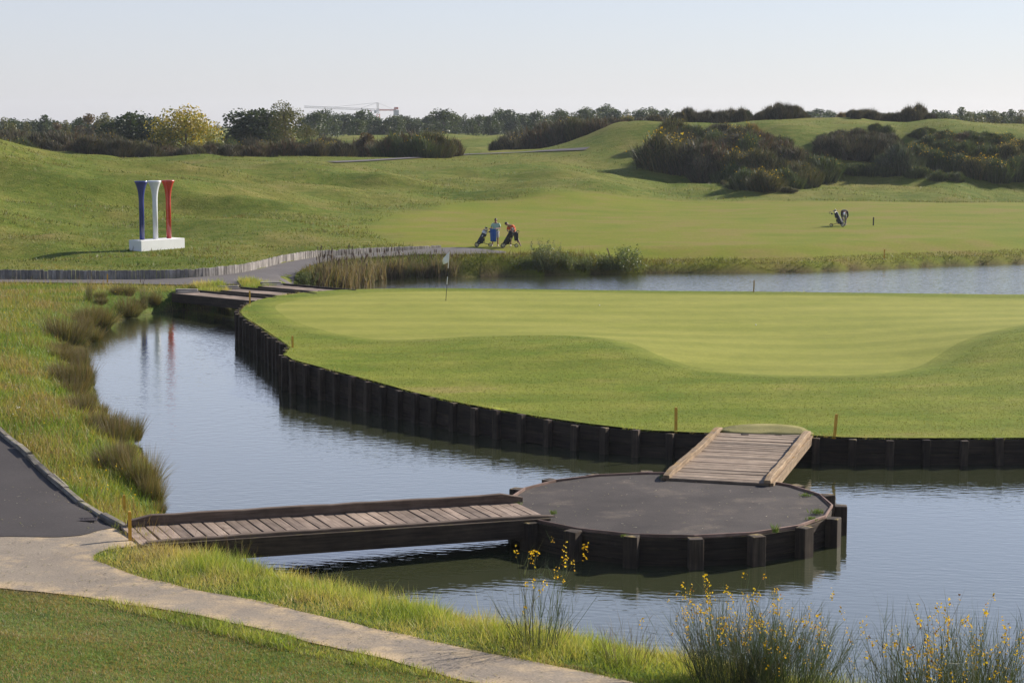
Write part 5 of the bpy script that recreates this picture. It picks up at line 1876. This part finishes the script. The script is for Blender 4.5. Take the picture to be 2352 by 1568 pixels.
LG = 'low green shrub on the grassy step below the dunes'
for x, y, h in [(1930, 392, 26), (1965, 398, 30), (2000, 400, 30), (2040, 402, 26), (2105, 405, 30), (1900, 400, 22), (2150, 412, 26), (2195, 414, 24)]:
    dune(rr.choice(B_GRN), x, y, h, LG, 'low shrubs below the dunes', 1.5)
dune(B_GRN[0], 2010, 300, 22, 'small green bush near the dune top', None, 1.2)

# ------------------------------------------------------------------ waterside plants
def rush_mesh(seed, H, R, cols, tip, n=1500, width=0.012, spread=0.75):
    rng = np.random.default_rng(seed)
    a = rng.uniform(0, 6.28, n)
    r = np.sqrt(rng.uniform(0, 1, n)) * R * 0.42
    P = np.column_stack([r * np.cos(a), r * np.sin(a), np.full(n, -0.12)])
    out = rng.uniform(0.05, spread, n) * (0.3 + r / (R * 0.42))
    D = unit(np.column_stack([out * np.cos(a), out * np.sin(a), np.ones(n)]) + rng.normal(size=(n, 3)) * 0.15)
    bend = np.column_stack([np.cos(a) * .3, np.sin(a) * .3, np.full(n, -0.22)]) * (out * 1.1)[:, None]
    C0 = palette(n, cols, rng, jit=.25)
    C1 = palette(n, tip, rng, jit=.25)
    return plant_mesh('blades', [ribbons(P, D, rng.uniform(.35, 1.1, n) * H, width, bend, 3, C0, C1, rng)], M_BLADE)
RUSHC = [(0.07, 0.09, 0.022), (0.11, 0.09, 0.035), (0.06, 0.075, 0.02)]
RUSHT = [(0.19, 0.11, 0.065), (0.15, 0.11, 0.05), (0.1, 0.105, 0.033), (0.27, 0.2, 0.125)]
R_PROTO = [Proto('rush_clump', [('blades', rush_mesh(80 + k, 1.3, 1.5, RUSHC, RUSHT, 1300, 0.013, (.35, .55, .7, .45)[k]))], 1.15, 'rush clump') for k in range(4)]
for x, y, h, w, lab in [(290, 722, 1.05, .85, 'brownish rush clump on the bank closest to the boardwalks'), (222, 748, 1.15, .85, 'brownish rush clump at the inner corner of the pond'),
                        (150, 785, 1.25, .9, 'tall brown rush clump halfway along the left bank'), (172, 893, 1.15, .9, 'broad brown rush clump leaning over the pond, largest on the left bank'),
                        (326, 1118, 1.1, .68, 'reddish rush clump by the water near the footbridge'), (350, 1150, .75, .6, 'small pale rush tuft at the waterline near the footbridge')]:
    p = on_ground(x, y, 0.4)
    place(rr.choice(R_PROTO), (p.x, p.y, max(p.z, -0.05)), h, lab, None, None, w, tilt=.3)
LRS = 'ragged reddish-brown rush tuft along the left waterline'
shore = resample(np.array([q for q in POND if q[0] < -6.5 and 43 < q[1] < 92 and q[0] < -0.1 * q[1]]), 0.9)
for q in shore:
    if rr.random() < (.75 if q[1] > 55 else .45):
        x, y = q[0] - rr.uniform(-.1, 1.3), q[1] + rr.uniform(-.4, .4)
        if rlook(2, [x], [y])[0] < -0.25:
            continue
        place(rr.choice(R_PROTO), (x, y, max(hz(x, y), -.05)), rr.uniform(.3, .85), LRS, 'rush tufts along the left waterline', None, rr.uniform(.7, 1.1), tilt=.4)

# cattails
def cattail(seed, H, n_leaf, n_head, R, dry):
    rng = np.random.default_rng(seed)
    a = rng.uniform(0, 6.28, n_leaf)
    r = np.sqrt(rng.uniform(0, 1, n_leaf)) * R
    P = np.column_stack([r * np.cos(a), r * np.sin(a), np.full(n_leaf, -0.15)])
    D = unit(np.column_stack([rng.normal(0, .12, n_leaf), rng.normal(0, .12, n_leaf), np.ones(n_leaf)]))
    cols = [(0.26, 0.19, 0.12), (0.2, 0.14, 0.085), (0.09, 0.095, 0.03), (0.33, 0.26, 0.18)] if dry else [(0.09, 0.11, 0.035), (0.13, 0.12, 0.04), (0.2, 0.16, 0.09)]
    C = palette(n_leaf, cols, rng, jit=.25)
    lv = plant_mesh('leaves', [ribbons(P, D, rng.uniform(.5, 1.0, n_leaf) * H * 0.85, 0.035, rng.normal(size=(n_leaf, 3)) * np.array([.22, .22, .05]), 3, C * .8, C, rng)], M_BLADE)
    bm = bmesh.new()
    bh = bmesh.new()
    for k in range(n_head):
        aa, q = rng.uniform(0, 6.28), math.sqrt(rng.uniform()) * R * .9
        b = Vector((q * math.cos(aa), q * math.sin(aa), -0.1))
        t = b + Vector((rng.normal(0, .06), rng.normal(0, .06), H * rng.uniform(.8, 1.12)))
        add_tube(bm, [b, t], 0.009, 4)
        u = (t - b).normalized()
        add_tube(bh, [t - u * 0.26, t - u * 0.24, t - u * 0.05, t - u * 0.03], [0.01, 0.024, 0.024, 0.008], 6)
        add_tube(bm, [t, t + u * 0.1], 0.005, 3)
    s = bm_mesh('stems', bm); s.materials.append(M_STEM)
    h = bm_mesh('seed_heads', bh); h.materials.append(M_HEAD)
    return [('leaves', lv), ('stems', s), ('seed_heads', h)]
M_STEM = mat_plain('cattail_stem', (0.2, 0.15, 0.08), 0.8, var=.25)
M_HEAD = mat_plain('cattail_head', (0.065, 0.032, 0.018), 0.9, var=.25)
C_PROTO = [Proto('cattail_clump', cattail(90 + k, 2.0, 130, 7, 0.55, k != 2), 2.0, 'cattails') for k in range(4)]
LCT = 'brown cattail clump in the reed bed between the path and the pond'
for x, y in [(735, 664), (755, 662), (775, 663), (795, 664), (812, 661), (828, 658), (760, 655), (785, 652), (805, 649), (842, 648), (850, 640), (870, 640), (890, 637), (910, 637), (925, 635), (945, 635), (962, 634), (980, 634), (1000, 633), (820, 645), (745, 648), (770, 645), (1018, 632), (1040, 632)]:
    p = on_ground(x, y, 0.2)
    place(rr.choice(C_PROTO), (p.x, p.y, max(p.z, -0.06)), rr.uniform(1.35, 1.95) * (0.8 if x > 940 else 1), LCT, 'cattails of the reed bed', None, 1.0)
for x, y, h, lab in [(330, 705, 1.35, 'sparse cattails on the bank just before the boardwalks'), (205, 690, 1.3, 'cattails with fluffy white heads on the weedy bank')]:
    p = on_ground(x, y, 0.6)
    place(C_PROTO[2], (p.x, p.y, p.z), h, lab, None, None, .5)

# willow shrubs on the far bank
def willow(seed, H, R, n=60, cols=None):
    rng = np.random.default_rng(seed)
    parts, lp, lc = [], [], []
    a = rng.uniform(0, 6.28, n)
    out = rng.uniform(0, .75, n)
    P = np.column_stack([rng.normal(0, R * .25, n), rng.normal(0, R * .2, n), np.full(n, -.2)])
    D = unit(np.column_stack([out * np.cos(a), out * np.sin(a) * .6, np.ones(n)]))
    L = rng.uniform(.55, 1.15, n) * H
    c = palette(n, [(0.16, 0.13, 0.05)], rng)
    parts.append(ribbons(P, D, L, 0.025, None, 2, c, c, rng))
    for k in range(n):
        m = 48
        t = rng.uniform(0.12, 1.02, m)
        lp.append(P[k] + D[k] * (L[k] * t)[:, None] + rng.normal(0, .06, (m, 3)))
        lc.append(palette(m, cols or [(0.13, 0.16, 0.075), (0.1, 0.13, 0.055), (0.17, 0.18, 0.09)], rng))
    parts.append(leaves(np.concatenate(lp), rng.uniform(.045, .08, n * 48), np.concatenate(lc), rng, 0, .35))
    return [('foliage', plant_mesh('foliage', parts, M_LEAF))]
W_A = Proto('willow_shrub', willow(101, 1.9, 1.6, 70), 1.9, 'shrub')
W_B = Proto('willow_shrub', willow(102, 1.5, 1.6, 60, [(0.12, 0.16, 0.05), (0.16, 0.17, 0.05), (0.1, 0.14, 0.04)]), 1.5, 'shrub')
for pr, x, y, h, lab, w in [(W_A, 1250, 618, 1.75, 'upright silvery willow shrub on the far bank right of the golfers', 1.0), (W_B, 1300, 616, 1.0, 'low willow shrub beside the upright silvery one', 1.1), (W_B, 1440, 616, 1.35, 'broad green willow shrub on the far bank around the wooden stake', 1.25),
                            (W_B, 1390, 618, .95, 'low bushy growth left of the broad willow shrub', 1.3), (W_B, 1345, 618, .7, 'low leafy growth at the waterline between the willow shrubs', 1.5), (W_B, 1205, 620, .7, 'low leafy growth left of the upright willow shrub', 1.4), (W_B, 1010, 630, .8, 'green leafy shrub among the cattails by the flagstick', .9), (W_B, 925, 633, .7, 'green leafy shrub in the middle of the reed bed', .8), (W_B, 700, 655, .8, 'leafy weeds on the path corner beside the cattails', 1.1)]:
    p = on_ground(x, y, 0.5)
    place(pr, (p.x, p.y, max(p.z, 0.0)), h, lab, None, None, w)

# --- foreground Spanish broom
def big_broom(seed, H, R, n, flowers, base_r, out=.55, c=None):
    rng = np.random.default_rng(seed)
    a = rng.uniform(0, 6.28, n)
    br = np.sqrt(rng.uniform(0, 1, n)) * base_r
    P = np.column_stack([br * np.cos(a), br * np.sin(a), np.full(n, -0.15)])
    o = rng.uniform(0.02, out, n)
    D = unit(np.column_stack([o * np.cos(a), o * np.sin(a), np.ones(n)]) + rng.normal(size=(n, 3)) * .06)
    L = rng.uniform(.45, 1.05, n) * H
    bend = np.column_stack([rng.normal(0, .12, n), rng.normal(0, .12, n), rng.normal(-.03, .04, n)])
    C = palette(n, c or [(0.07, 0.105, 0.045), (0.1, 0.13, 0.055), (0.055, 0.07, 0.038), (0.13, 0.125, 0.065)], rng, jit=.2)
    parts = [ribbons(P, D, L, rng.uniform(.006, .011, n), bend, 3, C * .8, C, rng)]
    m = n * 3
    i = rng.integers(0, n, m)
    s = rng.uniform(.35, .9, m)
    Q = P[i] + D[i] * (L[i] * s)[:, None] + bend[i] * (s * s * L[i])[:, None]
    D2 = unit(D[i] + rng.normal(size=(m, 3)) * .33)
    parts.append(ribbons(Q, D2, rng.uniform(.12, .4, m) * H * .7, .0055, rng.normal(size=(m, 3)) * .14, 2, C[i] * .9, C[i], rng))
    out_ = [('stems', plant_mesh('stems', parts, M_TWIG))]
    if flowers:
        w = np.clip(L * D[:, 2] / H, .05, 1) ** 6
        f = rng.choice(n, flowers, p=w / w.sum())
        tip = P[f] + D[f] * L[f][:, None] * rng.uniform(.78, 1.0, flowers)[:, None] + bend[f] * L[f][:, None]
        pts = (tip[:, None, :] + rng.normal(size=(flowers, 7, 3)) * np.array([.017, .017, .038])).reshape(-1, 3)
        fc = palette(len(pts), [(0.75, 0.47, 0.012), (0.68, 0.38, 0.01), (0.8, 0.55, 0.03)], rng)
        fc[rng.uniform(size=len(fc)) < .08] = (0.3, 0.13, 0.03)
        out_.append(('flowers', plant_mesh('flowers', [leaves(pts, rng.uniform(.011, .02, len(pts)), fc, rng, 0, .7)], M_PETAL)))
    return out_
def ground_plant(parts, name, x, y, h0, h, lab, cat='bush', wide=1.0, group=None):
    p = on_ground(x, y, .4)
    pr = Proto(name, parts, h0, cat)
    return place(pr, (p.x, p.y, max(p.z, -.02)), h, lab, group, rr.uniform(0, 6), wide)
ground_plant(big_broom(111, 1.5, .6, 75, 24, .22, .5), 'spanish_broom', 1238, 1488, 1.5, 1.95, 'sparse broom plant with a few yellow blooms in front of the footbridge end')
ground_plant(big_broom(112, 1.6, 1, 620, 120, .6, .55), 'spanish_broom', 1695, 1578, 1.6, 1.68, 'dense broom bush full of yellow blooms, biggest on the near bank')
ground_plant(big_broom(113, 1.5, 1, 500, 75, .55, .55), 'spanish_broom', 1805, 1600, 1.5, 1.55, 'dense broom bush with yellow blooms on the right flank of the biggest one')
ground_plant(big_broom(114, 1.4, 1, 60, 8, .4, .6), 'spanish_broom', 1935, 1640, 1.4, 1.1, 'thin low broom between the two flowering thickets')
ground_plant(big_broom(115, 1.6, 1, 110, 14, .5, .5), 'spanish_broom', 2065, 1690, 1.6, 2.1, 'loose tall broom with thin stems at the left of the corner thicket')
ground_plant(big_broom(116, 1.6, 1, 520, 80, .6, .5), 'spanish_broom', 2190, 1705, 1.6, 2.05, 'dense flowering broom in the middle of the corner thicket')
ground_plant(big_broom(117, 1.6, 1, 520, 70, .6, .5), 'spanish_broom', 2320, 1730, 1.6, 2.1, 'dense flowering broom at the outer end of the corner thicket')
ground_plant(big_broom(118, 1.2, .8, 70, 0, .4, .5, [(0.2, 0.15, 0.08), (0.12, 0.11, 0.05)]), 'dry_weed', 1440, 1528, 1.2, 1.0, 'dry thin weed stalks between the broom plants', 'weed')
ground_plant(big_broom(119, 1.2, .8, 16, 0, .3, .35, [(0.2, 0.13, 0.06), (0.14, 0.12, 0.04)]), 'dry_weed', 540, 1305, 1.2, 1.05, 'few tall dry reed stalks in front of the long footbridge', 'weed')
ground_plant(big_broom(120, 1.2, .8, 40, 0, .3, .4, [(0.2, 0.13, 0.06), (0.14, 0.12, 0.04)]), 'dry_weed', 590, 1330, 1.2, .5, 'low dry weed tuft at the waterline under the long footbridge', 'weed')
# weeds on the platform rim
def rim_weed(x, y, h, r, lab, n=90):
    p = Vector(at(x, y, 0.62))
    rng = np.random.default_rng(int(x))
    a = rng.uniform(0, 6.28, n)
    P = np.column_stack([rng.normal(0, r * .4, n), rng.normal(0, r * .4, n), np.zeros(n)])
    D = unit(np.column_stack([np.cos(a) * .5, np.sin(a) * .5, np.ones(n)]))
    C = palette(n, [(0.1, 0.17, 0.03), (0.14, 0.17, 0.04)], rng)
    m = plant_mesh('weed_tuft', [ribbons(P, D, rng.uniform(.4, 1, n) * h, .014, None, 2, C, C, rng)], M_BLADE)
    tag(link('weed_tuft', m, None, None, p), lab, 'weed')
rim_weed(1780, 1222, .26, .07, 'upright green weed growing on the near rim of the round platform', 40)
rim_weed(1880, 1178, .16, .16, 'leafy green weed in the right-hand corner of the platform rim')
rim_weed(1865, 1192, .08, .16, 'short grass tuft beside the leafy weed on the platform rim')
rim_weed(1850, 1138, .08, .16, 'short grass tuft on the far right rim of the platform')
rim_weed(1524, 1098, .13, .1, 'grass tuft at the lower left corner of the plank ramp')
rim_weed(1434, 1232, .07, .1, 'small grass tuft on top of a near platform post')
rim_weed(1183, 1157, .1, .12, 'grass tuft where the long footbridge meets the platform')
rim_weed(1270, 1180, .14, .08, 'grass tuft at the end of the near kerb beam on the platform', 40)

# ------------------------------------------------------------------ grass
def scatter(name, label, n, box, keep, hgt, wid, cols, zf=None, seed=0, tipmix=0.0, lean=.35, mat=None, nseg=1, sizef=None):
    rng = np.random.default_rng(seed)
    x = rng.uniform(box[0], box[1], n)
    y = rng.uniform(box[2], box[3], n)
    vis = np.abs(x) < 0.29 * y + 2.5
    x, y = x[vis], y[vis]
    k = keep(x, y, rng)
    x, y = x[k], y[k]
    z = (zf or rz_)(x, y)
    n = len(x)
    h = rng.uniform(hgt[0], hgt[1], n)
    if sizef is not None:
        h = h * sizef(x, y)
    P = np.column_stack([x, y, z - 0.01])
    D = unit(np.column_stack([rng.normal(0, lean, n), rng.normal(0, lean, n), np.ones(n)]))
    nz = fbm(x / 1.7, y / 1.7, seed + 5, 3) * 0.5 + 0.5
    cols = np.array(cols)
    t = np.clip(nz * (len(cols) - 1) * 1.2 - .1 + rng.normal(0, .55, n), 0, len(cols) - 1.001)
    i = t.astype(int)
    f = (t - i)[:, None]
    C = cols[i] * (1 - f) + cols[np.minimum(i + 1, len(cols) - 1)] * f
    C = C * rng.uniform(.75, 1.25, (n, 1))
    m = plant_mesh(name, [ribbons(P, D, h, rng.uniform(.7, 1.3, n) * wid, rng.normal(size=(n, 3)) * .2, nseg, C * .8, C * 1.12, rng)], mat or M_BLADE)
    o = link(name, m)
    print(name, n)
    return tag(o, label, 'grass', kind='stuff')

GCOL = [(0.11, 0.175, 0.03), (0.22, 0.29, 0.05), (0.36, 0.39, 0.085), (0.56, 0.45, 0.19), (0.4, 0.3, 0.15)]
LCOL = [(0.09, 0.14, 0.032), (0.16, 0.185, 0.045), (0.27, 0.22, 0.08), (0.38, 0.25, 0.13), (0.26, 0.26, 0.13)]
def on_near(x, y):
    return rlook(2, x, y), rlook(3, x, y)
def keep_lawn(x, y, rng):
    s, p = on_near(x, y)
    return (p > -0.05) & (s > 3.2)
def keep_bank(x, y, rng):
    s, p = on_near(x, y)
    return (p > -0.07) & (s > -0.1) & (s < 5.2) & (y < 41)
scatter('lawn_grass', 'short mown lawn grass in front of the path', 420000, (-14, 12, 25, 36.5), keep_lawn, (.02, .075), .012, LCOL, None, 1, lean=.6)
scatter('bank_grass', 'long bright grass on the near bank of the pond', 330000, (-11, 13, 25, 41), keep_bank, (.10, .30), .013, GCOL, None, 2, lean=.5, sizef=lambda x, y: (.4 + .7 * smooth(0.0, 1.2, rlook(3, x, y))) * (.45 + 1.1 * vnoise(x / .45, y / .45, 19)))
def keep_left(x, y, rng):
    s, p = on_near(x, y)
    kerb = p > 0.12
    return kerb & (s > -0.05) & (x < -5) & (rng.uniform(size=len(x)) < np.clip(46 / y, .25, 1) ** 1.2)
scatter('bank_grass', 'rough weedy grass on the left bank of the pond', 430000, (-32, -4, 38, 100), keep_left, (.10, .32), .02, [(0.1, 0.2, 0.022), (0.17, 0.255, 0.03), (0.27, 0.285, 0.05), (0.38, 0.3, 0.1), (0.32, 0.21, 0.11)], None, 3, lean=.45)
def keep_stalk(x, y, rng):
    return keep_left(x, y, rng) & (fbm(x / 3.0, y / 3.0, 71, 2) > -.05)
scatter('dry_stalks', 'thin dry brown weed stalks standing in the left bank grass', 60000, (-32, -4, 38, 98), keep_stalk, (.22, .55), .012, [(0.2, 0.16, 0.06), (0.3, 0.2, 0.1), (0.26, 0.15, 0.08), (0.12, 0.14, 0.03)], None, 13, lean=.3, nseg=2)
def keep_rough(x, y, rng):
    fair, s, p = rlook(1, x, y), rlook(2, x, y), rlook(3, x, y)
    dw = y - np.interp(x, WX, WY)
    ok = (fair > 0.3) & (s > 0.05) & (p > 0.15) & ((dw > 0.2) | (x > WX[-1]))
    return ok & (rng.uniform(size=len(x)) < np.clip((110 / y), .3, 1) ** 1.6)
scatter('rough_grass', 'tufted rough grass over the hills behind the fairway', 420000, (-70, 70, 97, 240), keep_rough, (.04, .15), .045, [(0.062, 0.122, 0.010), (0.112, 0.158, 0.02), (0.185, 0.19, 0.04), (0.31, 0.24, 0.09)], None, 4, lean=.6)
def keep_long(x, y, rng):
    m = fbm(x / 6.5, y / 3.0, 91, 3) * .5 + .5
    return keep_rough(x, y, rng) & (rng.uniform(size=len(x)) < smooth(.52, .68, m))
scatter('rough_grass', 'patches of long dark tussock grass on the hillside', 300000, (-70, 70, 104, 236), keep_long, (.12, .34), .05, [(0.05, 0.085, 0.01), (0.085, 0.115, 0.016), (0.16, 0.145, 0.04), (0.26, 0.2, 0.08)], None, 9, lean=.55)
def keep_far(x, y, rng):
    s, p = on_near(x, y)
    return (s > -0.05) & (s < 2.2) & (p > 0.1) & (x > -12)
scatter('bank_grass', 'dark overhanging grass, shade put into its colour, along the far water edge', 260000, (-14, 48, 90, 128), keep_far, (.08, .3), .03, [(0.045, 0.065, 0.01), (0.085, 0.1, 0.016), (0.14, 0.135, 0.03), (0.18, 0.13, 0.05)], None, 5, lean=.5, sizef=lambda x, y: np.where(x < 5, 1.7, np.where(x < 14, 1.0, .6)))  # dark grass, palette deepened to stand in for shade on the backlit bank
ISLE_P = ISLE_OUT[:, :2]
def keep_lip(x, y, rng):
    d = sdf(x, y, ISLE_P)
    return (d > -0.26) & (d < 0.07) & (vnoise(x / .9, y / .9, 8) > .25)
scatter('edge_grass', 'grass overhanging the timber wall of the green', 900000, (-22, 24, 48, 92), keep_lip, (.03, .14), .014, GCOL, isle_z, 6, lean=.8, sizef=lambda x, y: .4 + 1.2 * vnoise(x / .7, y / .7, 29) ** 2)
def keep_apron(x, y, rng):
    return (sdf(x, y, ISLE_P) < -0.1) & (sdf(x, y, GREEN) > 0.9) & (rng.uniform(size=len(x)) < np.clip(54 / y, 0, 1) ** 2)
scatter('apron_grass', 'close-cut grass of the green surround', 420000, (-20, 24, 48, 84), keep_apron, (.015, .055), .016, [(0.085, 0.135, 0.008), (0.13, 0.165, 0.015), (0.17, 0.18, 0.025), (0.22, 0.18, 0.05)], lambda x, y: isle_z(x, y) + .03, 7, lean=.7)
# grass strips between the boardwalks
def keep_strip(x, y, rng):
    px = [at(u, v, .75)[:2] for u, v in [(437, 666), (508, 662), (530, 672), (460, 674)]]
    qx = [at(u, v, .75)[:2] for u, v in [(545, 657), (608, 652), (632, 664), (565, 666)]]
    return inside(x, y, px) | inside(x, y, qx)
scatter('strip_grass', 'bright grass filling the strips between the boardwalks', 120000, (-18, -10, 82, 98), keep_strip, (.15, .4), .03, GCOL, lambda x, y: np.maximum(rz_(x, y), .7), 8)

# wild flowers on the left bank
def flowers_scatter():
    rng = np.random.default_rng(33)
    n = 5200
    x, y = rng.uniform(-30, -4, n), rng.uniform(38, 98, n)
    k = keep_left(x, y, rng) & (vnoise(x / 2.2, y / 2.2, 51) > .42) & (np.abs(x) < .29 * y + 2)
    x, y = x[k], y[k]
    n = len(x)
    P = np.column_stack([x, y, rz_(x, y) + rng.uniform(.14, .34, n)])
    white = vnoise(x / 3.0, y / 3.0, 61) > .5
    C = np.where(white[:, None], (0.62, 0.58, 0.52), (0.62, 0.42, 0.03)) * rng.uniform(.7, 1.2, (n, 1))
    m = plant_mesh('wild_flowers', [leaves(P, rng.uniform(.018, .035, n), C, rng)], M_PETAL)
    tag(link('wild_flowers', m), 'tiny white and yellow wild flowers scattered over the left bank', 'flowers', kind='stuff')
flowers_scatter()

def clippings(name, label, n, box, keep, zf, seed):
    rng = np.random.default_rng(seed)
    x, y = rng.uniform(box[0], box[1], n), rng.uniform(box[2], box[3], n)
    k = keep(x, y)
    x, y = x[k], y[k]
    n = len(x)
    a = rng.uniform(0, 6.28, n)
    P = np.column_stack([x, y, zf(x, y)])
    D = np.column_stack([np.cos(a), np.sin(a), rng.uniform(.0, .15, n)])
    C = palette(n, [(0.36, 0.3, 0.16), (0.22, 0.2, 0.08), (0.14, 0.15, 0.05), (0.1, 0.07, 0.04), (0.5, 0.45, 0.36)], rng)
    S = np.column_stack([-np.sin(a), np.cos(a), np.zeros(n)]) * rng.uniform(.006, .016, n)[:, None]
    L = rng.uniform(.02, .09, n)[:, None]
    V = np.stack([P - S, P + S, P + D * L], 1).reshape(-1, 3)
    m = mesh_np(name, V, np.arange(3 * n).reshape(n, 3), np.repeat(C, 3, 0))
    m.materials.append(M_BLADE)
    tag(link(name, m), label, 'litter', kind='stuff')
clippings('grass_clippings', 'dry grass clippings and leaf bits strewn over the near path', 7000, (-12, 6, 26, 43), lambda x, y: (rlook(3, x, y) < -.03) & (vnoise(x / 1.3, y / 1.3, 3) > .35), lambda x, y: hfun(x, y) + .034, 21)
clippings('leaf_litter', 'few leaf bits strewn over the round platform', 260, (PC[0] - 3.4, PC[0] + 3.4, PC[1] - 3.4, PC[1] + 3.4), lambda x, y: np.hypot(x - PC[0], y - PC[1]) < 3.35, lambda x, y: np.full(len(x), .624), 22)

# ------------------------------------------------------------------ haze
def build_haze():
    m = bpy.data.materials.new('haze_air')
    m.use_nodes = True
    nt = m.node_tree
    nt.nodes.clear()
    out = nt.nodes.new('ShaderNodeOutputMaterial')
    v = nt.nodes.new('ShaderNodeVolumePrincipled')
    v.inputs['Color'].default_value = (0.86, 0.92, 1.0, 1)
    v.inputs['Density'].default_value = 0.00012
    v.inputs['Anisotropy'].default_value = 0.3
    nt.links.new(v.outputs[0], out.inputs['Volume'])
    bm = bmesh.new()
    add_box(bm, (4600, 2900, 41), Matrix.Translation((0, 1160, 15.5)))
    o = link('haze', bm_mesh('haze', bm), m)
    tag(o, kind='stuff')
build_haze()

print('script', round(time.time() - T0, 1), 's')
